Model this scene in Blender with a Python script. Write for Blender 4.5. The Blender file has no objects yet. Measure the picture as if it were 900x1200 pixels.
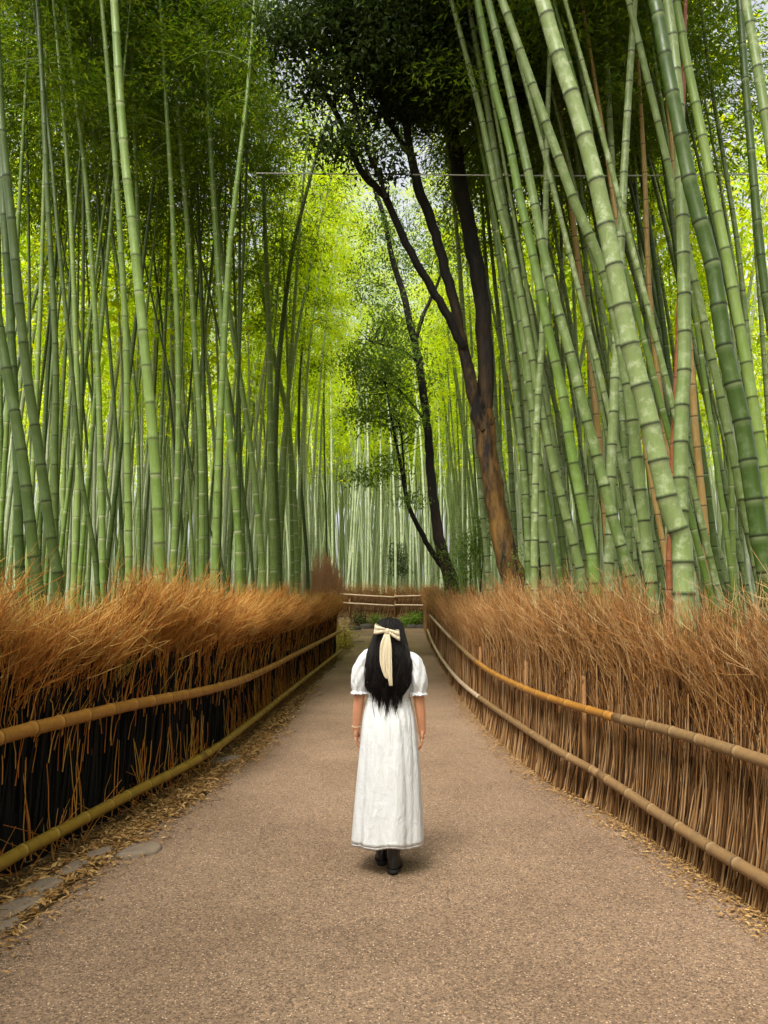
import bpy, bmesh, math, random
import numpy as np
from mathutils import Vector, Matrix, Euler, Quaternion

rng = np.random.default_rng(7)
random.seed(7)
S = bpy.context.scene
COL = S.collection

# ------------------------------------------------------------------ camera, sky, sun, exposure
CAM_H = 1.70
FPX = 867.0                                   # focal length in pixels of the 900x1200 photograph
PITCH = math.atan(105.0 / FPX)
cam_d = bpy.data.cameras.new('camera')
cam_d.sensor_fit = 'VERTICAL'; cam_d.sensor_height = 36.0; cam_d.lens = 36.0 * FPX / 1200.0
cam_d.clip_start = 0.05; cam_d.clip_end = 2000
cam = bpy.data.objects.new('camera', cam_d); COL.objects.link(cam)
cam.location = (0, 0, CAM_H); cam.rotation_euler = (math.pi / 2 + PITCH, 0, 0)
S.camera = cam

SUN_EL, SUN_AZ = 56.0, 208.0                  # azimuth clockwise from +Y
W = bpy.data.worlds.new('World'); S.world = W; W.use_nodes = True
nt = W.node_tree; nt.nodes.clear()
sky = nt.nodes.new('ShaderNodeTexSky'); sky.sky_type = 'NISHITA'; sky.sun_disc = False
sky.sun_elevation = math.radians(SUN_EL); sky.sun_rotation = math.radians(SUN_AZ)
sky.air_density = 1.0; sky.dust_density = 6.0; sky.ozone_density = 0.6
bg = nt.nodes.new('ShaderNodeBackground'); bg.inputs['Strength'].default_value = 0.15
wo = nt.nodes.new('ShaderNodeOutputWorld')
hs = nt.nodes.new('ShaderNodeHueSaturation'); hs.inputs['Saturation'].default_value = 0.22     # an overcast, nearly white sky
nt.links.new(sky.outputs[0], hs.inputs['Color']); nt.links.new(hs.outputs[0], bg.inputs['Color']); nt.links.new(bg.outputs[0], wo.inputs['Surface'])
sun_d = bpy.data.lights.new('sun', 'SUN'); sun_d.energy = 1.5; sun_d.angle = math.radians(18); sun_d.color = (1.0, 0.94, 0.84)
sun = bpy.data.objects.new('sun', sun_d); COL.objects.link(sun)
_e, _a = math.radians(SUN_EL), math.radians(SUN_AZ)
sdir = Vector((math.sin(_a) * math.cos(_e), math.cos(_a) * math.cos(_e), math.sin(_e)))
sun.rotation_euler = sdir.to_track_quat('Z', 'Y').to_euler(); sun.location = sdir * 60
vs = S.view_settings
vs.view_transform = 'Standard'; vs.look = 'None'; vs.gamma = 1.0; vs.use_curve_mapping = False
vs.exposure = 1.25
S.render.engine = 'CYCLES'
cy = S.cycles
cy.use_denoising = True; cy.max_bounces = 4; cy.diffuse_bounces = 3; cy.transmission_bounces = 4; cy.glossy_bounces = 2
cy.sample_clamp_indirect = 8.0; cy.caustics_reflective = False; cy.caustics_refractive = False

# ------------------------------------------------------------------ layout helpers
def gz(y):
    """height of the ground: level, then a slight rise, then a low bank under the far fence"""
    y = np.asarray(y, float)
    a = np.clip((y - 13) / 23, 0, 1); a = a * a * (3 - 2 * a)
    b = np.clip((y - 36.1) / 1.1, 0, 1); b = b * b * (3 - 2 * b)
    return 0.42 * a + 0.5 * b
FWD = np.array((0, math.cos(PITCH), math.sin(PITCH))); UP = np.array((0, -math.sin(PITCH), math.cos(PITCH)))
def ray(px, py):
    return FWD + np.array((1., 0, 0)) * ((px - 450) / FPX) + UP * ((600 - py) / FPX)
def at(px, py, Y):
    r = ray(px, py); return np.array((0, 0, CAM_H)) + r * (Y / r[1])
def ground_at(px, py, h=0.0):
    r = ray(px, py); Y = 10.0
    for _ in range(40):
        Y = 0.5 * Y + 0.5 * (CAM_H - h - float(gz(Y))) / max(1e-4, -r[2] / r[1])
    return np.array((0, 0, CAM_H)) + r * (Y / r[1])

def interp_curve(pts, s_new, s_old=None):
    pts = np.asarray(pts, float)
    return np.stack([np.interp(s_new, s_old, pts[:, i]) for i in range(pts.shape[1])], 1)
def smooth_poly(pts, n):
    """Catmull-Rom through pts, n samples evenly by length"""
    p = np.asarray(pts, float)
    if len(p) > 2:
        q = np.vstack([2 * p[0] - p[1], p, 2 * p[-1] - p[-2]])
        out = []
        for i in range(1, len(q) - 2):
            t = np.linspace(0, 1, 12, endpoint=False)[:, None]
            a, b, c, d = q[i - 1], q[i], q[i + 1], q[i + 2]
            out.append(0.5 * ((2 * b) + (-a + c) * t + (2 * a - 5 * b + 4 * c - d) * t**2 + (-a + 3 * b - 3 * c + d) * t**3))
        p = np.vstack(out + [p[-1:]])
    L = np.concatenate([[0], np.cumsum(np.linalg.norm(np.diff(p, axis=0), axis=1))])
    return interp_curve(p, np.linspace(0, L[-1], n), L)

# ------------------------------------------------------------------ mesh helpers
def mesh_np(name, V, F, attrs=None, mats=None, mat_idx=None, smooth=True):
    me = bpy.data.meshes.new(name)
    V = np.ascontiguousarray(V, np.float32); F = np.ascontiguousarray(F, np.int32)
    me.vertices.add(len(V)); me.vertices.foreach_set('co', V.ravel())
    k = F.shape[1]
    me.loops.add(F.size); me.loops.foreach_set('vertex_index', F.ravel())
    me.polygons.add(len(F)); me.polygons.foreach_set('loop_start', np.arange(0, F.size, k, dtype=np.int32))
    me.update(calc_edges=True)
    for key, val in (attrs or {}).items():
        a = me.attributes.new(key, 'FLOAT', 'POINT'); a.data.foreach_set('value', np.ascontiguousarray(val, np.float32))
    for m in (mats or []): me.materials.append(m)
    if mat_idx is not None: me.polygons.foreach_set('material_index', np.ascontiguousarray(mat_idx, np.int32))
    me.polygons.foreach_set('use_smooth', np.full(len(F), smooth, bool))
    return me

def tubes(P, R, sides=3, phase=None):
    """P (n,k,3), R (n,k) -> V, F for n tubes"""
    P = np.asarray(P, float); n, k, _ = P.shape
    R = np.broadcast_to(np.asarray(R, float), (n, k))
    T = np.gradient(P, axis=1); T /= np.linalg.norm(T, axis=2, keepdims=True) + 1e-9
    mean = T.mean(1); ref = np.where(np.abs(mean[:, 2:3]) > 0.8, np.array([[1., 0, 0]]), np.array([[0, 0, 1.]]))
    A = np.cross(T, ref[:, None, :]); A /= np.linalg.norm(A, axis=2, keepdims=True) + 1e-9
    B = np.cross(T, A)
    th = np.arange(sides) * 2 * math.pi / sides
    if phase is None: ph = np.zeros((n, 1))
    else: ph = np.asarray(phase).reshape(n, 1)
    c = np.cos(th[None] + ph)[:, None, :, None]; s = np.sin(th[None] + ph)[:, None, :, None]
    V = P[:, :, None, :] + R[:, :, None, None] * (A[:, :, None, :] * c + B[:, :, None, :] * s)
    idx = np.arange(n * k * sides).reshape(n, k, sides)
    a = idx[:, :-1, :]; b = np.roll(a, -1, 2); d = idx[:, 1:, :]; e = np.roll(d, -1, 2)
    F = np.stack([a, b, e, d], -1).reshape(-1, 4)
    return V.reshape(-1, 3), F
def tube_attr(val, k, sides): return np.repeat(np.asarray(val), k * sides)

def leaf_quads(C, D, N, L, Wd, fold=0.25):
    """kite-shaped folded leaves: centres C, directions D, face normals N"""
    D = D / (np.linalg.norm(D, axis=1, keepdims=True) + 1e-9)
    Sd = np.cross(D, N); Sd /= np.linalg.norm(Sd, axis=1, keepdims=True) + 1e-9
    U = np.cross(Sd, D)
    L = np.asarray(L)[:, None]; Wd = np.asarray(Wd)[:, None]
    a = C; b = C + D * L * 0.42 + Sd * Wd * 0.5 + U * Wd * fold; c = C + D * L; d = C + D * L * 0.42 - Sd * Wd * 0.5 + U * Wd * fold
    V = np.stack([a, b, c, d], 1).reshape(-1, 3)
    return V, np.arange(len(V)).reshape(-1, 4)

class Acc:
    def __init__(s): s.V, s.F, s.A, s.M, s.n = [], [], {}, [], 0
    def add(s, V, F, mat=0, **at_):
        s.V.append(V); s.F.append(F + s.n); s.n += len(V); s.M.append(np.full(len(F), mat))
        for k, v in at_.items(): s.A.setdefault(k, []).append(np.broadcast_to(np.asarray(v, float), (len(V),)))
    def mesh(s, name, mats, smooth=True):
        return mesh_np(name, np.concatenate(s.V), np.concatenate(s.F), {k: np.concatenate(v) for k, v in s.A.items()}, mats, np.concatenate(s.M), smooth)

def link(name, data=None, parent=None, loc=None, rot=None, **props):
    o = bpy.data.objects.new(name, data); COL.objects.link(o)
    if parent is not None: o.parent = parent
    if loc is not None: o.location = loc
    if rot is not None: o.rotation_euler = rot
    for k, v in props.items(): o[k] = v
    return o
def bm_mesh(name, bm, mat, smooth=True):
    me = bpy.data.meshes.new(name); bm.normal_update(); bm.to_mesh(me); bm.free()
    me.materials.append(mat)
    for p in me.polygons: p.use_smooth = smooth
    return me

# ------------------------------------------------------------------ materials
def new_mat(name):
    m = bpy.data.materials.new(name); m.use_nodes = True
    n = m.node_tree.nodes; n.clear()
    return m, m.node_tree
def N(t, kind, **kw):
    n = t.nodes.new('ShaderNode' + kind)
    for k, v in kw.items(): setattr(n, k, v)
    return n
def ramp(t, fac, stops):
    r = N(t, 'ValToRGB'); el = r.color_ramp.elements
    while len(el) < len(stops): el.new(0.5)
    for e, (p, c) in zip(el, stops): e.position = p; e.color = (*c, 1)
    t.links.new(fac, r.inputs[0]); return r.outputs[0]
def noise(t, scale, detail=4, rough=0.55, vec=None, dist=0.0):
    n = N(t, 'TexNoise'); n.inputs['Scale'].default_value = scale; n.inputs['Detail'].default_value = detail
    n.inputs['Roughness'].default_value = rough; n.inputs['Distortion'].default_value = dist
    if vec is not None: t.links.new(vec, n.inputs['Vector'])
    return n.outputs[0]
def mix(t, fac, a, b, mode='MIX'):
    m = N(t, 'Mix', data_type='RGBA', blend_type=mode)
    for sock, v in ((m.inputs[0], fac), (m.inputs[6], a), (m.inputs[7], b)):
        if hasattr(v, 'links'): t.links.new(v, sock)
        elif isinstance(v, (int, float)): sock.default_value = v
        else: sock.default_value = (*v, 1)
    return m.outputs[2]
def math_(t, op, a, b=None):
    m = N(t, 'Math', operation=op)
    for sock, v in zip(m.inputs, (a, b)):
        if v is None: continue
        if hasattr(v, 'links'): t.links.new(v, sock)
        else: sock.default_value = v
    return m.outputs[0]
def bump(t, h, strength, dist=0.01):
    b = N(t, 'Bump'); b.inputs['Strength'].default_value = strength; b.inputs['Distance'].default_value = dist
    t.links.new(h, b.inputs['Height']); return b.outputs[0]
def principled(t, col, rough=0.6, normal=None, spec=0.3):
    p = N(t, 'BsdfPrincipled'); o = N(t, 'OutputMaterial')
    if hasattr(col, 'links'): t.links.new(col, p.inputs['Base Color'])
    else: p.inputs['Base Color'].default_value = (*col, 1)
    if hasattr(rough, 'links'): t.links.new(rough, p.inputs['Roughness'])
    else: p.inputs['Roughness'].default_value = rough
    p.inputs['Specular IOR Level'].default_value = spec
    if normal is not None: t.links.new(normal, p.inputs['Normal'])
    t.links.new(p.outputs[0], o.inputs[0]); return p
def objco(t): return N(t, 'TexCoord').outputs['Object']
def geopos(t): return N(t, 'NewGeometry').outputs['Position']
def attr(t, name): return N(t, 'Attribute', attribute_name=name).outputs['Fac']

def mat_plain(name, col, rough=0.6, spec=0.3, vary=0.15, scale=20, bmp=0.0):
    m, t = new_mat(name); co = objco(t)
    n = noise(t, scale, vec=co)
    c = mix(t, n, tuple(x * (1 - vary) for x in col), tuple(min(1, x * (1 + vary)) for x in col))
    principled(t, c, rough, bump(t, n, bmp) if bmp else None, spec); return m

def mat_culm(name, base, base2, ring_pale, ring_dark, mottle, mottle_amt):
    """bamboo: colour drifts from culm to culm, pale wax under each node, a dark line on it, lichenous mottling"""
    m, t = new_mat(name); co = objco(t)
    oi = N(t, 'ObjectInfo').outputs['Random']
    tint = attr(t, 'tint')
    r = math_(t, 'PINGPONG', math_(t, 'ADD', oi, tint), 1.0)
    c = mix(t, r, base, base2)
    sc = N(t, 'Mapping'); sc.inputs['Scale'].default_value = (1, 1, 0.12); t.links.new(co, sc.inputs[0])
    c = mix(t, math_(t, 'MULTIPLY', noise(t, 40, vec=sc.outputs[0]), 0.45), c, tuple(x * 0.45 for x in base))
    mo = N(t, 'MapRange'); mo.inputs[1].default_value = 0.50; mo.inputs[2].default_value = 0.66
    t.links.new(noise(t, 9, 8, 0.7, vec=co), mo.inputs[0])
    c = mix(t, math_(t, 'MULTIPLY', mo.outputs[0], mottle_amt), c, mottle)
    c = mix(t, attr(t, 'pale'), c, ring_pale)
    c = mix(t, attr(t, 'dark'), c, ring_dark)
    rough = math_(t, 'ADD', math_(t, 'MULTIPLY', mo.outputs[0], 0.3), 0.38)
    principled(t, c, rough, bump(t, noise(t, 60, vec=co), 0.15, 0.004), 0.2)
    return m
M_culm_left = mat_culm('bamboo_green', (0.095, 0.165, 0.022), (0.185, 0.255, 0.06), (0.50, 0.54, 0.32), (0.03, 0.045, 0.012), (0.23, 0.29, 0.13), 0.35)
M_culm_dark = mat_culm('bamboo_deep_green', (0.034, 0.064, 0.008), (0.066, 0.10, 0.018), (0.22, 0.27, 0.13), (0.01, 0.014, 0.005), (0.11, 0.15, 0.06), 0.35)
M_culm_right = mat_culm('bamboo_blue_green', (0.085, 0.132, 0.028), (0.165, 0.22, 0.07), (0.24, 0.28, 0.13), (0.008, 0.010, 0.005), (0.28, 0.315, 0.18), 0.6)
M_culm_pale = mat_culm('bamboo_waxy_pale', (0.135, 0.185, 0.05), (0.19, 0.245, 0.09), (0.29, 0.33, 0.17), (0.012, 0.016, 0.008), (0.36, 0.40, 0.25), 0.7)
M_culm_rust = mat_culm('bamboo_dead_rust', (0.19, 0.062, 0.024), (0.24, 0.08, 0.03), (0.45, 0.25, 0.14), (0.08, 0.03, 0.015), (0.46, 0.22, 0.12), 0.3)
M_culm_ochre = mat_culm('bamboo_dead_ochre', (0.30, 0.19, 0.05), (0.38, 0.24, 0.08), (0.48, 0.38, 0.20), (0.08, 0.05, 0.02), (0.42, 0.32, 0.2), 0.35)
M_culm_far = mat_culm('bamboo_far_lit', (0.22, 0.31, 0.12), (0.48, 0.54, 0.34), (0.64, 0.70, 0.56), (0.10, 0.14, 0.07), (0.55, 0.60, 0.45), 0.5)  # paleness of the brightly lit distant culms is painted into this colour
M_pole = mat_culm('pole_golden', (0.29, 0.125, 0.02), (0.35, 0.16, 0.03), (0.40, 0.21, 0.05), (0.08, 0.035, 0.01), (0.22, 0.11, 0.03), 0.5)
M_pole_olive = mat_culm('pole_olive', (0.25, 0.155, 0.018), (0.29, 0.18, 0.026), (0.36, 0.24, 0.05), (0.07, 0.045, 0.01), (0.17, 0.12, 0.025), 0.55)
M_pole_grey = mat_culm('pole_weathered', (0.21, 0.12, 0.05), (0.25, 0.15, 0.065), (0.30, 0.20, 0.10), (0.06, 0.035, 0.018), (0.15, 0.10, 0.055), 0.6)
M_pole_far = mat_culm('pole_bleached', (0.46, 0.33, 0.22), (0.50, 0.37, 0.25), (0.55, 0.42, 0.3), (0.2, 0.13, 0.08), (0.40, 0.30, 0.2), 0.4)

def mat_leaf(name, a, b, trans, gloss=0.04):
    m, t = new_mat(name); r = attr(t, 'tint')
    c = mix(t, r, a, b)
    di = N(t, 'BsdfDiffuse'); tr = N(t, 'BsdfTranslucent'); gl = N(t, 'BsdfGlossy'); gl.inputs['Roughness'].default_value = 0.45
    t.links.new(c, di.inputs[0]); c2 = mix(t, r, tuple(min(1, x * 2.2) for x in a), tuple(min(1, x * 2.2) for x in b)); t.links.new(c2, tr.inputs[0])
    m1 = N(t, 'MixShader'); m1.inputs[0].default_value = trans; t.links.new(di.outputs[0], m1.inputs[1]); t.links.new(tr.outputs[0], m1.inputs[2])
    m2 = N(t, 'MixShader'); m2.inputs[0].default_value = gloss * 0.4; t.links.new(m1.outputs[0], m2.inputs[1]); t.links.new(gl.outputs[0], m2.inputs[2])
    o = N(t, 'OutputMaterial'); t.links.new(m2.outputs[0], o.inputs[0]); return m
M_leaf_bamboo = mat_leaf('bamboo_leaf_shade', (0.04, 0.095, 0.003), (0.14, 0.185, 0.005), 0.42)  # same bamboo leaf, darkened: canopy shade painted into the colour
M_leaf_far = mat_leaf('bamboo_leaf_lit', (0.22, 0.36, 0.004), (0.50, 0.48, 0.006), 0.62)  # same bamboo leaf, brightened: glow of lit foliage painted into the colour
M_leaf_tree = mat_leaf('evergreen_leaf', (0.014, 0.030, 0.006), (0.045, 0.07, 0.010), 0.2)
M_leaf_light = mat_leaf('understorey_leaf', (0.06, 0.12, 0.015), (0.14, 0.20, 0.03), 0.4)
M_leaf_yellow = mat_leaf('yellow_leaf', (0.30, 0.26, 0.02), (0.40, 0.32, 0.03), 0.4)
M_leaf_green = mat_leaf('shrub_leaf', (0.08, 0.17, 0.02), (0.20, 0.30, 0.04), 0.4)

def mat_twig(name, stops, rough=0.75):
    m, t = new_mat(name)
    c = ramp(t, attr(t, 'tint'), stops)
    c = mix(t, math_(t, 'MULTIPLY', noise(t, 25, vec=objco(t)), 0.3), c, stops[0][1])
    principled(t, c, rough, None, 0.2); return m
M_twig = mat_twig('brushwood_brown', [(0, (0.018, 0.008, 0.004)), (0.35, (0.11, 0.05, 0.016)), (0.7, (0.25, 0.125, 0.043)), (1, (0.50, 0.32, 0.16))])
M_whisk = mat_twig('brushwood_tips', [(0, (0.08, 0.028, 0.006)), (0.35, (0.25, 0.098, 0.022)), (0.75, (0.42, 0.205, 0.06)), (1, (0.62, 0.42, 0.20))])
M_plume = mat_twig('brush_plume', [(0, (0.13, 0.022, 0.003)), (0.35, (0.38, 0.125, 0.014)), (0.75, (0.54, 0.25, 0.045)), (1, (0.66, 0.44, 0.14))])
M_grass = mat_twig('yellow_green_grass', [(0, (0.16, 0.17, 0.02)), (0.6, (0.36, 0.30, 0.05)), (1, (0.55, 0.45, 0.12))])
M_core = mat_twig('brush_core_shade', [(0, (0.004, 0.004, 0.004)), (0.9, (0.008, 0.007, 0.006)), (1, (0.03, 0.016, 0.010))], 0.9)  # near-black sticks: the shade under the plumes is put into their colour
M_lowstick = mat_twig('orange_sticks', [(0, (0.26, 0.05, 0.01)), (0.5, (0.52, 0.19, 0.025)), (1, (0.60, 0.38, 0.07))])
M_rusttuft = mat_twig('rust_brush', [(0, (0.30, 0.12, 0.05)), (0.6, (0.55, 0.27, 0.13)), (1, (0.68, 0.42, 0.25))])
M_litter = mat_twig('leaf_litter', [(0, (0.09, 0.042, 0.012)), (0.5, (0.33, 0.175, 0.05)), (1, (0.56, 0.37, 0.15))], 0.85)

def mat_path():
    m, t = new_mat('aggregate_path'); p = geopos(t)
    big = noise(t, 0.55, 5, 0.6, vec=p); mid = noise(t, 5, 4, 0.6, vec=p)
    bigc = N(t, 'MapRange'); bigc.inputs[1].default_value = 0.32; bigc.inputs[2].default_value = 0.68; t.links.new(big, bigc.inputs[0])
    c = mix(t, bigc.outputs[0], (0.22, 0.147, 0.098), (0.38, 0.265, 0.182))
    st = N(t, 'MapRange'); st.inputs[1].default_value = 0.58; st.inputs[2].default_value = 0.7; t.links.new(noise(t, 1.7, 6, 0.65, vec=p, dist=0.8), st.inputs[0])
    c = mix(t, math_(t, 'MULTIPLY', st.outputs[0], 0.35), c, (0.14, 0.10, 0.07))
    c = mix(t, math_(t, 'MULTIPLY', mid, 0.5), c, (0.22, 0.145, 0.088))
    v = N(t, 'TexVoronoi'); v.inputs['Scale'].default_value = 110; t.links.new(p, v.inputs['Vector'])
    sep = N(t, 'SeparateColor'); t.links.new(v.outputs['Color'], sep.inputs[0])
    c = mix(t, 0.7, c, ramp(t, sep.outputs[0], [(0, (0.10, 0.09, 0.08)), (0.2, (0.32, 0.31, 0.30)), (0.6, (0.52, 0.5, 0.48)), (0.85, (0.62, 0.6, 0.56)), (1, (1, 0.98, 0.92))]), 'OVERLAY')
    g = N(t, 'TexVoronoi'); g.inputs['Scale'].default_value = 190; t.links.new(p, g.inputs['Vector'])
    gr = ramp(t, g.outputs['Distance'], [(0, (1, 1, 1)), (0.45, (0.85, 0.85, 0.85)), (0.75, (0.42, 0.40, 0.38))])
    c = mix(t, 0.75, c, gr, 'MULTIPLY')
    sp = N(t, 'TexVoronoi'); sp.inputs['Scale'].default_value = 60; t.links.new(p, sp.inputs['Vector'])
    s2 = N(t, 'SeparateColor'); t.links.new(sp.outputs['Color'], s2.inputs[0])
    near = math_(t, 'LESS_THAN', sp.outputs['Distance'], 0.22)
    c = mix(t, math_(t, 'MULTIPLY', near, math_(t, 'GREATER_THAN', s2.outputs[0], 0.80)), c, (0.60, 0.47, 0.33))
    c = mix(t, math_(t, 'MULTIPLY', near, math_(t, 'LESS_THAN', s2.outputs[0], 0.22)), c, (0.035, 0.03, 0.027))
    h = math_(t, 'ADD', v.outputs['Distance'], g.outputs['Distance'])
    principled(t, c, 0.85, bump(t, h, 0.5, 0.004), 0.2); return m
M_path = mat_path()
def mat_ground():
    m, t = new_mat('forest_floor'); p = geopos(t)
    c = ramp(t, noise(t, 6, 8, 0.7, vec=p), [(0.25, (0.03, 0.018, 0.009)), (0.5, (0.11, 0.07, 0.03)), (0.75, (0.26, 0.18, 0.08))])
    principled(t, c, 0.9, bump(t, noise(t, 30, 6, vec=p), 0.8, 0.03), 0.1); return m
M_ground = mat_ground()
def mat_bark():
    m, t = new_mat('bark_lit_base'); co = objco(t)
    mp = N(t, 'Mapping'); mp.inputs['Scale'].default_value = (1, 1, 0.25); t.links.new(co, mp.inputs[0])
    n1 = noise(t, 14, 8, 0.65, vec=mp.outputs[0], dist=0.6); n2 = noise(t, 5, 6, .7, vec=mp.outputs[0])
    c = ramp(t, n1, [(0.3, (0.004, 0.003, 0.0025)), (0.55, (0.011, 0.008, 0.006)), (0.8, (0.03, 0.02, 0.012))])
    r = N(t, 'MapRange'); r.inputs[1].default_value = 0.42; r.inputs[2].default_value = 0.68; t.links.new(n2, r.inputs[0])
    c = mix(t, math_(t, 'MINIMUM', math_(t, 'MULTIPLY', r.outputs[0], attr(t, 'lichen')), 0.85), c, (0.20, 0.105, 0.02))  # ochre patches paint in the light on the lower trunk
    principled(t, c, 0.75, bump(t, n1, 0.9, 0.03), 0.25); return m
M_bark = mat_bark()
M_stone = mat_plain('edging_stone', (0.21, 0.16, 0.115), 0.85, 0.2, 0.35, 14, 0.4)
M_rock = mat_plain('dark_rock', (0.075, 0.065, 0.055), 0.85, 0.2, 0.5, 6, 0.5)
M_post = mat_plain('post_wood', (0.24, 0.12, 0.045), 0.8, 0.2, 0.3, 30, 0.2)
M_cable = mat_plain('cable_grey', (0.45, 0.46, 0.46), 0.5, 0.3, 0.05)
M_branchlet = mat_plain('bamboo_branchlet', (0.12, 0.17, 0.04), 0.6, 0.2, 0.2)

# ------------------------------------------------------------------ ground and path
LE = [(-2.05, -4), (-2.0, 2)] + [tuple(ground_at(x, y)[:2]) for x, y in ((0, 1100), (150, 990), (215, 945), (310, 875), (375, 795), (408, 765))]
LE += [(LE[-1][0] + 0.08, 23.0), (-1.05, 26.5), (-1.3, 29.5), (-2.6, 31.4), (-9.0, 32.6), (-9.2, 36.0)]
RE = [(2.7, -4), (2.35, 2)] + [tuple(ground_at(x, y)[:2]) for x, y in ((900, 1073), (807, 1012), (704, 947), (634, 909), (573, 853), (541, 816), (516, 775), (503, 751))]
RE = [p for p in RE if p[1] < 34] + [(1.95, 36.0)]
LE = np.array(sorted(LE, key=lambda p: p[1])); RE = np.array(sorted(RE, key=lambda p: p[1]))
def le(y): return np.interp(y, LE[:, 1], LE[:, 0])
def re_(y): return np.interp(y, RE[:, 1], RE[:, 0])

def grid_mesh(name, X, Y, Z, mat):
    r, c = X.shape
    V = np.stack([X, Y, Z], -1).reshape(-1, 3); i = np.arange(r * c).reshape(r, c)
    F = np.stack([i[:-1, :-1], i[:-1, 1:], i[1:, 1:], i[1:, :-1]], -1).reshape(-1, 4)
    return mesh_np(name, V, F, mats=[mat])
ys = np.concatenate([[-300, -100, -30], np.arange(-6, 48, 0.3), [60, 100, 200, 500]])
xs = np.concatenate([[-400, -120, -50, -25, -14], np.arange(-10, 10.01, 0.4), [14, 25, 50, 120, 400]])
GX, GY = np.meshgrid(xs, ys); GZ = gz(GY) - 0.006
off = np.maximum(np.maximum(le(GY) - 0.5 - GX, GX - re_(GY) - 0.4), 0); off[GY > 37.5] = 2
GZ = GZ + np.where(off > 0, np.minimum(off, 1) * (0.05 * np.sin(GX * 2.3 + GY) * np.sin(GY * 1.7)), 0)
ground = link('ground', grid_mesh('ground', GX, GY, GZ, M_ground), kind='structure')
py = np.arange(-4, 36.01, 0.12)
u = np.linspace(0, 1, 15)[None]
wob = lambda y, k: 0.05 * np.sin(y * 3.1 + k) + 0.03 * np.sin(y * 7.7 + 2 * k) + 0.02 * np.sin(y * 17 + k)
a = (le(py) + wob(py, 0))[:, None]; b = (re_(py) + 0.12 + wob(py, 2) * 0.6)[:, None]
PX = a + (b - a) * u; PY = np.repeat(py[:, None], 15, 1)
PZ = gz(PY) + 0.006 + 0.012 * (1 - (2 * u - 1)**2) + 0.004 * np.sin(PX * 1.7 + PY * 0.9)
path = link('path', grid_mesh('path', PX, PY, PZ, M_path), kind='structure')

def stone_mesh(name, rx, ry, h, seed, mat):
    r = random.Random(seed); bm = bmesh.new(); n = 9
    rad = [r.uniform(0.78, 1.12) for _ in range(n)]
    rings = []
    for sc, z in ((1.0, -0.03), (1.0, h * 0.6), (0.88, h), (0.45, h * 1.05)):
        rings.append([bm.verts.new((rx * sc * rad[i] * math.cos(6.283 * i / n), ry * sc * rad[i] * math.sin(6.283 * i / n), z + r.uniform(-.1, .1) * h)) for i in range(n)])
    for A_, B_ in zip(rings, rings[1:]):
        for i in range(n): bm.faces.new((A_[i], A_[(i + 1) % n], B_[(i + 1) % n], B_[i]))
    bm.faces.new(rings[-1])
    return bm_mesh(name, bm, mat)
for i, (px_, py_, rx, ry) in enumerate([(14, 1072, .20, .10), (52, 1043, .17, .085), (84, 1022, .14, .075), (165, 1001, .19, .11), (2, 1092, .12, .06), (118, 1004, .11, .06), (262, 893, .24, .12), (420, 752, .5, .22), (412, 748, .32, .16)]):
    w = ground_at(px_, py_)
    link('edging_stone', stone_mesh('edging_stone', rx, ry, 0.034, i, M_stone), path, (w[0], w[1], float(gz(w[1])) + 0.006), (0, 0, math.atan2(1, .35) + random.uniform(-.3, .3)))

# ------------------------------------------------------------------ fence lines
def line_from_px(pts, h, lead):
    P = [ground_at(x, y, h) for x, y in pts]
    P = [np.array(l, float) for l in lead] + P
    return np.array(P)
L_low = line_from_px([(0, 1012), (65, 977), (150, 932), (240, 885), (295, 845), (345, 805), (400, 762)], 0.20, [(-2.45, 1.6, 0.20), (-2.32, 3.0, 0.2)])
def offset_up(low_pts, px, lead):
    """upper rail: same fence line (X for depth), own height"""
    out = [np.array(l, float) for l in lead]
    for x, y in px:
        r = ray(x, y); Yb, best = 0, 9
        for Y in np.arange(2.5, 40, 0.02):
            X = r[0] / r[1] * Y; e = abs(X - np.interp(Y, low_pts[:, 1], low_pts[:, 0]))
            if e < best: best, Yb = e, Y
        out.append(at(x, y, Yb))
    return np.array(out)
L_up = offset_up(L_low, [(0, 864), (50, 851), (150, 827), (250, 807), (300, 790), (350, 765), (400, 739)], [(-2.45, 1.6, 0.92), (-2.32, 3.0, 0.92)])
R_base = np.array([(2.75, 1.2), (2.4, 2.6)] + [tuple(ground_at(x, y)[:2]) for x, y in ((900, 1073), (807, 1012), (704, 947), (634, 909), (573, 853), (541, 816), (516, 775), (503, 751))])
R_base = np.vstack([R_base[R_base[:, 1] < 34], [[1.95, 36.6]]])
R_low_px = [(900, 1033), (807, 977), (697, 904), (634, 867), (545, 804), (520, 775), (508, 755), (501, 738)]
R_up_px = [(900, 893), (783, 856), (704, 836), (615, 807), (559, 776), (522, 741), (511, 729), (504, 721)]
Rb3 = np.column_stack([R_base, gz(R_base[:, 1])])
def rail_on(base, pxs, lead, inset):
    out = [np.array(l, float) for l in lead]
    for x, y in pxs:
        r = ray(x, y); best, Yb = 9, 0
        for Y in np.arange(2.5, 36, 0.02):
            e = abs(r[0] / r[1] * Y - (np.interp(Y, base[:, 1], base[:, 0]) + inset))
            if e < best: best, Yb = e, Y
        out.append(at(x, y, Yb))
    return np.array(out)
R_low = rail_on(R_base, R_low_px, [(2.66, 1.2, 0.2), (2.32, 2.6, 0.2)], -0.085)
R_up = rail_on(R_base, R_up_px, [(2.68, 1.2, 0.82), (2.34, 2.6, 0.82)], -0.085)

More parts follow.
